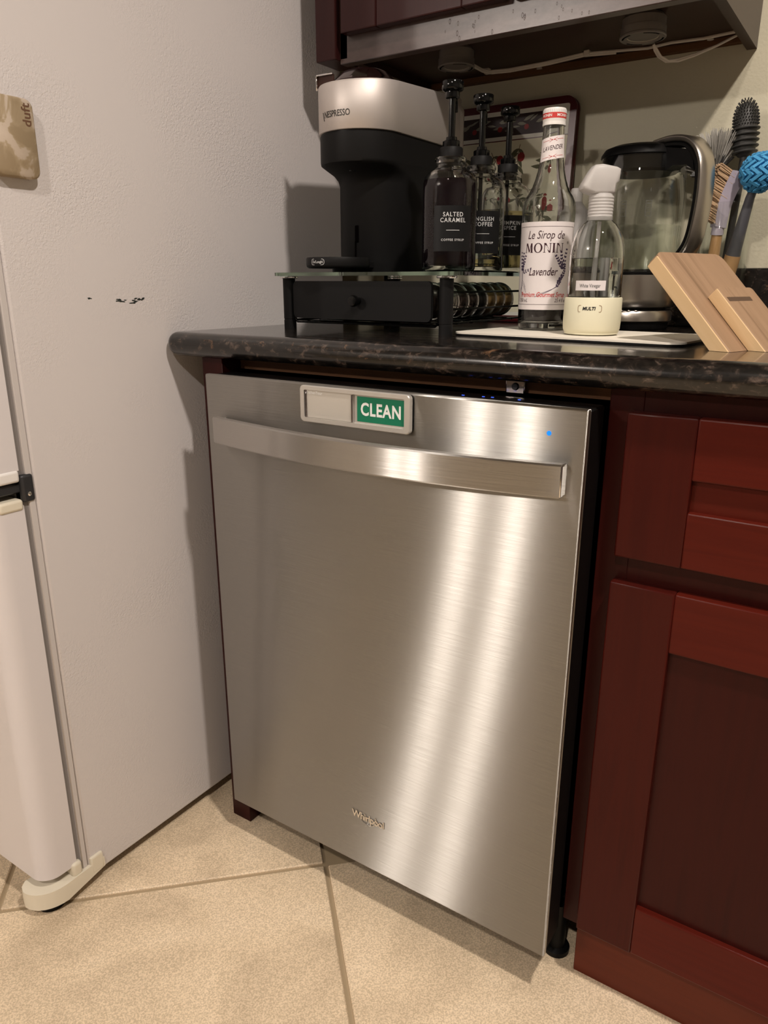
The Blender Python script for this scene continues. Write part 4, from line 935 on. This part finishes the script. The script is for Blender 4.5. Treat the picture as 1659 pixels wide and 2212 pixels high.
# grey fan brush
b0 = JB + Vector((0.004, 0.020, 0.001)); b1 = pix(1542, 376, 1, 0.622)
t = thing('dish_brush', 'dish brush with a fan of long pale grey bristles', 'brush', b0, GRP)
G().tube([b0, b0.lerp(b1, 0.5), b1], [0.0045, 0.005, 0.006], 10).obj('handle', 'slate', t)
G().lathe([(0, -0.012), (0.010, -0.010), (0.013, 0), (0.010, 0.008), (0, 0.010)], b1, 20).obj('head', 'bristle_dark', t)
d, s_, t_ = axis_frame(b0, b1); rnd = random.Random(9)
def bristles(g, base, axis, s_, t_, n, spread, length, rad, rb=0.008, flat=1.0):
    for i in range(n):
        ph = rnd.uniform(0, 2 * PI); k = math.sqrt(rnd.random()); an = k * spread
        dv = (axis * math.cos(an) + (s_ * math.cos(ph) + t_ * math.sin(ph) * flat) * math.sin(an)).normalized()
        p0 = base + (s_ * math.cos(ph) + t_ * math.sin(ph)) * rb * k
        L_ = length * rnd.uniform(0.9, 1.05)
        u = dv.cross(Vector((0.3, 0.2, 1))).normalized(); v = dv.cross(u)
        p1 = p0 + dv * L_
        g.loft([[p0 + (u * math.cos(q) + v * math.sin(q)) * rad for q in (0, 2.1, 4.2)], [p1 + (u * math.cos(q) + v * math.sin(q)) * rad * 0.8 for q in (0, 2.1, 4.2)]])
ax = (d * 0.9 + Vector((-0.22, -0.1, 0.2))).normalized(); s_ = ax.cross(Vector((0, 1, 0.1))).normalized(); t_ = s_.cross(ax)
g = G(); bristles(g, b1, ax, s_, t_, 560, 1.05, 0.066, 0.00065, 0.007, 0.4); o = g.obj('bristles', 'bristle_grey', t, None); o['kind'] = 'stuff'
g = G(); bristles(g, b1, ax, s_, t_, 70, 1.25, 0.030, 0.0015, 0.007, 0.5); o = g.obj('short_bristles', 'bristle_dark', t, None); o['kind'] = 'stuff'
# dark silicone bottle brush
b0 = JB + Vector((-0.006, 0.024, 0.001)); b1 = pix(1608, 338, 1, 0.612); b2 = pix(1613, 225, 1, 0.614)
t = thing('bottle_brush', 'dark grey silicone bottle brush, tallest of the brushes', 'brush', b0, GRP)
G().tube([b0, b0.lerp(b1, 0.5), b1], [0.0055, 0.0055, 0.0065], 12).obj('handle', 'silicone_dark', t)
d, s_, t_ = axis_frame(b1, b2)
Rm = Matrix((( s_.x, t_.x, d.x, 0), (s_.y, t_.y, d.y, 0), (s_.z, t_.z, d.z, 0), (0, 0, 0, 1)))
G().lathe([(0, -0.004), (0.010, 0), (0.0150, 0.006), (0.0165, 0.014), (0.0165, 0.050), (0.0145, 0.066), (0.0095, 0.077), (0, 0.082)], b1, 28, Rm).obj('head', 'silicone_dark', t)
for k in range(5):
    z = 0.006 + k * 0.0085; r = 0.0165 + 0.0012 * k ** 0.5
    G().lathe([(r - 0.004, z - 0.0016), (r + 0.0022, z - 0.0012), (r + 0.0030, z), (r + 0.0022, z + 0.0012), (r - 0.004, z + 0.0016)], b1, 28, Rm).obj('ridge', 'silicone_dark', t)
g = G()
for k in range(9):
    z = 0.046 + k * 0.0045; rr = 0.0165 if z < 0.052 else max(0.003, 0.0165 * math.sqrt(max(0.03, 1 - ((z - 0.052) / 0.032) ** 2)))
    n = max(6, int(26 * rr / 0.0165))
    for i in range(n):
        a = 2 * PI * (i + 0.5 * (k % 2)) / n; dv = Vector((math.cos(a), math.sin(a), 0.25 + 0.9 * max(0, (z - 0.058) / 0.02))).normalized()
        p0 = Vector((rr * math.cos(a), rr * math.sin(a), z)); p1 = p0 + dv * 0.0038
        g.tube([b1 + Rm.to_3x3() @ p0, b1 + Rm.to_3x3() @ p1], [0.0011, 0.0008], 5)
o = g.obj('nubs', 'silicone_dark', t, 60); o['kind'] = 'stuff'
# blue sponge brush with slate and wooden handle
b0 = Vector((0.609, 0.566, jz + 0.012)); b1 = Vector((0.647, 0.560, 1.118)); hc_ = Vector((0.662, 0.556, 1.158))
b1 = pix(1620, 428, 1, 0.560); pm = pix(1583, 552, 1, 0.572); b0 = pm + (pm - b1) * 0.95; hc_ = pix(1642, 372, 1, 0.553)
t = thing('sponge_brush', 'blue sponge ball brush with slate handle and wooden end', 'brush', b0, GRP)
G().tube([b0, b0.lerp(pm, 0.9), pm], [0.0115, 0.0125, 0.0122], 16).obj('wooden_end', 'handle_wood', t)
G().tube([pm, pm.lerp(b1, 0.15), b1, hc_], [0.0115, 0.0105, 0.0070, 0.005], 16).obj('handle', 'slate', t)
sb = G(); rnd = random.Random(21)
sph = G().lathe([(0.024 * math.sin(PI * i / 12), -0.024 * math.cos(PI * i / 12)) for i in range(13)], hc_, 20).obj('sponge_core', 'sponge_blue', t)
vd = (CAM - hc_).normalized()
for row in range(9):
    th = PI * (row + 0.7) / 9.4
    n = max(5, int(15 * math.sin(th)))
    for i in range(n):
        ph = 2 * PI * (i + 0.5 * (row % 2)) / n
        nrm = Vector((math.sin(th) * math.cos(ph), math.sin(th) * math.sin(ph), math.cos(th)))
        u = nrm.cross(Vector((0, 0, 1))).normalized(); v = nrm.cross(u)
        ang = 0.65 if row % 2 else -0.65
        u2 = u * math.cos(ang) + v * math.sin(ang); v2 = nrm.cross(u2)
        c = hc_ + nrm * 0.0245
        Mx = Matrix(((u2.x, v2.x, nrm.x, c.x), (u2.y, v2.y, nrm.y, c.y), (u2.z, v2.z, nrm.z, c.z), (0, 0, 0, 1)))
        G().box(-0.0085, 0.0085, -0.0022, 0.0022, -0.004, 0.0045 + rnd.uniform(-0.0008, 0.0008), M4=Mx).obj('sponge_strip', 'sponge_blue', t, None)
# lavender brush with natural bristles
b0 = JB + Vector((-0.020, 0.008, 0.001)); b1 = pix(1551, 492, 1, 0.574); b2 = pix(1594, 372, 1, 0.566)
t = thing('vegetable_brush', 'lavender brush with tan bristles and wooden handle', 'brush', b0, GRP)
G().tube([b0, b0.lerp(b1, 0.6), b1], [0.0085, 0.0095, 0.0080], 14).obj('handle', 'handle_wood', t)
G().tube([b0.lerp(b1, 0.93), b1, b1.lerp(b2, 0.15)], [0.0098, 0.0095, 0.0085], 14).obj('ferrule', 'lavender', t)
hd = []
for i in range(9):
    q = i / 8; c = b1.lerp(b2, q) + rt * (-0.006 * math.sin(PI * q)); wv = 0.012 + 0.005 * q
    d2 = Vector((b2 - b1)).normalized(); nx = d2.cross(Dv).normalized()
    hd.append([c + nx * a * wv * 0.75 + Dv * b * 0.010 for a, b in ((-1, -1), (1, -1), (1, 1), (-1, 1))])
G().loft(hd).obj('head', 'lavender', t, 50)
g = G(); rnd = random.Random(4)
d2 = (b2 - b1).normalized(); nx = (rt * -0.86 + Vector((0, 0, 0.5))).normalized()
for i in range(26):
    for j in range(9):
        for q in range(3):
            base = b1.lerp(b2, 0.06 + 0.90 * (i + rnd.uniform(-0.4, 0.4)) / 25) + Dv * ((j - 4 + rnd.uniform(-0.4, 0.4)) * 0.0022) - rt * 0.006
            dv = (nx + Vector((rnd.uniform(-0.08, 0.08), rnd.uniform(-0.08, 0.08), rnd.uniform(-0.07, 0.07)))).normalized()
            L_ = 0.029 * rnd.uniform(0.92, 1.05); p1 = base + dv * L_
            u = dv.cross(Vector((0, 0.3, 1))).normalized(); v = dv.cross(u); rd = 0.0007
            g.loft([[base + (u * math.cos(q2) + v * math.sin(q2)) * rd for q2 in (0, 2.1, 4.2)], [p1 + (u * math.cos(q2) + v * math.sin(q2)) * rd for q2 in (0, 2.1, 4.2)]])
o = g.obj('bristles', 'bristle_tan', t, None); o['kind'] = 'stuff'

# ------------------------------------------------------------------ knife block at the right
KA = Vector((0.71707, 0.13488, ZC + 0.0003)); az, tl = math.radians(70), math.radians(45)
kn = Vector((math.sin(az) * math.cos(tl), -math.cos(az) * math.cos(tl), math.sin(tl))); ke2 = Vector((math.cos(az), math.sin(az), 0)); ke1 = Vector((-kn.x, -kn.y, kn.z))
kyv = ke1.cross(ke2); sgn = 1 if kyv.dot(kn) > 0 else -1
kb = thing('knife_block', 'slanted light wood knife block with a smaller stepped block on it', 'knife block', KA)
KM = Matrix(((ke2.x, kyv.x, ke1.x, 0), (ke2.y, kyv.y, ke1.y, 0), (ke2.z, kyv.z, ke1.z, 0), (0, 0, 0, 1)))
def slab(u0, u1, v1, w0, w1, r, name, mat, par, bev=0.0016):
    """slab leaning at 45 degrees, cut level at the foot (v = -w); local z runs up the slope"""
    def ring(w, k):
        P = [(u0 + k, -w), (u1 - k, -w)]
        for i in range(7): a = PI / 2 * i / 6; P.append((u1 - k - r + r * math.cos(a), v1 - k - r + r * math.sin(a)))
        for i in range(7): a = PI / 2 + PI / 2 * i / 6; P.append((u0 + k + r + r * math.cos(a), v1 - k - r + r * math.sin(a)))
        return [Vector((u, sgn * w, v)) for u, v in P]
    o = G().loft([ring(w0, bev), ring(w0 + bev, 0), ring(w1 - bev, 0), ring(w1, bev)]).obj(name, mat, None, 30, at=(0, 0, 0))
    o.parent = par
    if par is kb: o.matrix_basis = KM
    return o
slab(0.0040, 0.0064, 0.1540, -0.0182, -0.0012, 0.001, 'lit_side_band', 'oak_lit', kb, 0.0004)  # added strip: front light on the side face painted as lighter wood
slab(0.0418, 0.0438, 0.0835, 0.0006, 0.0154, 0.0008, 'lit_side_band', 'oak_lit', kb, 0.0004)  # added likewise for the lit side of the stepped block
ms = slab(0.006, 0.150, 0.1610, -0.0190, 0.0, 0.013, 'main_slab', 'oak', kb)
sb_ = slab(0.0435, 0.1215, 0.0850, 0.0002, 0.0160, 0.005, 'stepped_block', 'oak', kb, 0.0008)
o = G().box(0.0475, 0.100, min(sgn * 0.0158, sgn * 0.0162), max(sgn * 0.0158, sgn * 0.0162), 0.0625, 0.0690).obj('slot', 'slot_wood', None, None, at=(0, 0, 0)); o.parent = sb_

# ------------------------------------------------------------------ patterned trays leaning on the wall
def tray(off, label, printed):
    t = thing('serving_tray', label, 'tray', (0.13, 0.62 + off, ZC))
    LT = math.radians(4.2)
    R = Matrix.Translation((0.128, 0.6165 + off, ZC + 0.0005)) @ Matrix.Rotation(-LT, 4, 'X')
    W2, H = 0.196, 0.405
    def P(y): return lambda u, v: R @ Vector((u, y, v))
    body = rrect(-W2, W2, 0.0005, H, 0.022, 7)
    G().prism(body, P(0.0), P(0.008)).obj('board', 'maroon', t, 30)
    if not printed: return t
    pr = rrect(-W2 + 0.013, W2 - 0.013, 0.013, H - 0.013, 0.004, 3)
    G().prism(pr, P(-0.0002), P(0.0002)).obj('ivory_border', 'ivory_print', t, None)
    G().prism(rrect(-W2 + 0.020, W2 - 0.020, H - 0.058, H - 0.021, 0.006, 3), P(-0.0003), P(0)).obj('dark_band', 'dark_band', t, None)
    G().prism(rrect(-W2 + 0.013, W2 - 0.013, 0.020, H - 0.066, 0.001, 1), P(-0.0003), P(0)).obj('cream_field', 'cream_print', t, None)
    G().prism([(-W2 + 0.013, H - 0.0668), (W2 - 0.013, H - 0.0668), (W2 - 0.013, H - 0.0650), (-W2 + 0.013, H - 0.0650)], P(-0.0004), P(0)).obj('red_line', 'maroon', t, None)
    rnd = random.Random(13); f = P(-0.0006); f3 = P(-0.0007)
    gl, gs, gb, gp_ = G(), G(), G(), G()
    def leaf(g, u, v, a, L, W):
        g.face([f(u + L * c * math.cos(a) - W * s * math.sin(a), v + L * c * math.sin(a) + W * s * math.cos(a)) for c, s in ((0, 0), (0.25, 0.42), (0.55, 0.5), (0.8, 0.28), (1, 0), (0.8, -0.2), (0.5, -0.42), (0.22, -0.35))])
    def branch(u, v, a, L, n, berries):
        pts = [(u + L * q / 8 * math.cos(a + 0.25 * q / 8), v + L * q / 8 * math.sin(a + 0.25 * q / 8)) for q in range(9)]
        for p, q in zip(pts, pts[1:]):
            nx_, ny_ = -(q[1] - p[1]), q[0] - p[0]; l_ = math.hypot(nx_, ny_); nx_, ny_ = nx_ / l_ * 0.0006, ny_ / l_ * 0.0006
            gs.face([f(p[0] - nx_, p[1] - ny_), f(p[0] + nx_, p[1] + ny_), f(q[0] + nx_, q[1] + ny_), f(q[0] - nx_, q[1] - ny_)])
        for i in range(n):
            p = pts[1 + (i * 7) // n]; leaf(gl, p[0], p[1], a + (0.75 if i % 2 else -0.75) + rnd.uniform(-0.25, 0.25), rnd.uniform(0.020, 0.030), rnd.uniform(0.006, 0.009))
        for (i, sd) in berries:
            p = pts[i]; cu, cv = p[0] + 0.010 * math.cos(a + sd), p[1] + 0.010 * math.sin(a + sd); r = 0.0075
            gb.face([f3(cu + r * math.cos(q), cv + r * 1.12 * math.sin(q)) for q in [2 * PI * k / 14 for k in range(14)]])
    for (u, v, a, L, n, bs) in ((0.165, 0.325, -2.3, 0.05, 7, [(1, 0.4), (6, 1.0)]), (0.085, 0.245, -0.65, 0.085, 12, [(7, 1.2), (6, 2.0)]), (0.13, 0.222, -1.2, 0.07, 9, [(6, 1.0)]), (0.03, 0.32, -1.1, 0.075, 9, [(2, 1.2), (5, 2)]), (-0.03, 0.32, -1.3, 0.07, 8, [(3, 1)]), (0.09, 0.33, -1.8, 0.06, 8, [(2, 0.9)]), (0.02, 0.235, -0.4, 0.06, 8, [(6, 1.1)]), (-0.06, 0.26, -0.7, 0.08, 9, [(5, 1)]), (0.05, 0.16, -0.9, 0.08, 9, [(5, 1)]), (0.12, 0.13, -1.0, 0.07, 8, [(4, 1)])):
        branch(u, v, a, L, n, bs)
    for i in range(26):
        u = -W2 + 0.035 + i * 0.0127; leaf(gp_, u, H - 0.050 + rnd.uniform(0, 0.018), rnd.uniform(-0.2, 0.7), rnd.uniform(0.018, 0.026), rnd.uniform(0.004, 0.008))
    for i in range(6): cu = -0.12 + i * 0.055; gb.face([f3(cu + 0.005 * math.cos(q), H - 0.045 + 0.005 * math.sin(q)) for q in [2 * PI * k / 12 for k in range(12)]])
    for g_, nm_, mt_ in ((gl, 'leaf_print', 'leaf_print'), (gs, 'stem_print', 'stem_print'), (gb, 'berry_print', 'berry_print'), (gp_, 'band_leaf_print', 'leaf_pale')):
        g_.obj(nm_, mt_, t, None)['kind'] = 'stuff'
    return t
tray(0.0, 'maroon tray with olive branch and red berry print leaning behind syrup bottles', True)
tray(0.0105, 'second plain maroon tray behind the printed one, only its rim showing', False)

# ------------------------------------------------------------------ small capped bottle behind the syrups
vb = thing('small_bottle', 'small white-capped bottle between rear syrup bottle and lavender bottle', 'bottle', (0.352, 0.515, ZC))
G().lathe([(0, 0), (0.024, 0), (0.026, 0.003), (0.026, 0.185), (0.022, 0.200), (0.012, 0.212), (0.010, 0.216), (0, 0.216)], (0.358, 0.585, ZC + 0.0003), 28).obj('body', 'frost', vb)
G().lathe([(0, 0.215), (0.0105, 0.215), (0.0105, 0.236), (0.0095, 0.2375), (0, 0.2375)], (0.358, 0.585, ZC + 0.0003), 24).obj('cap', 'white_plastic', vb)
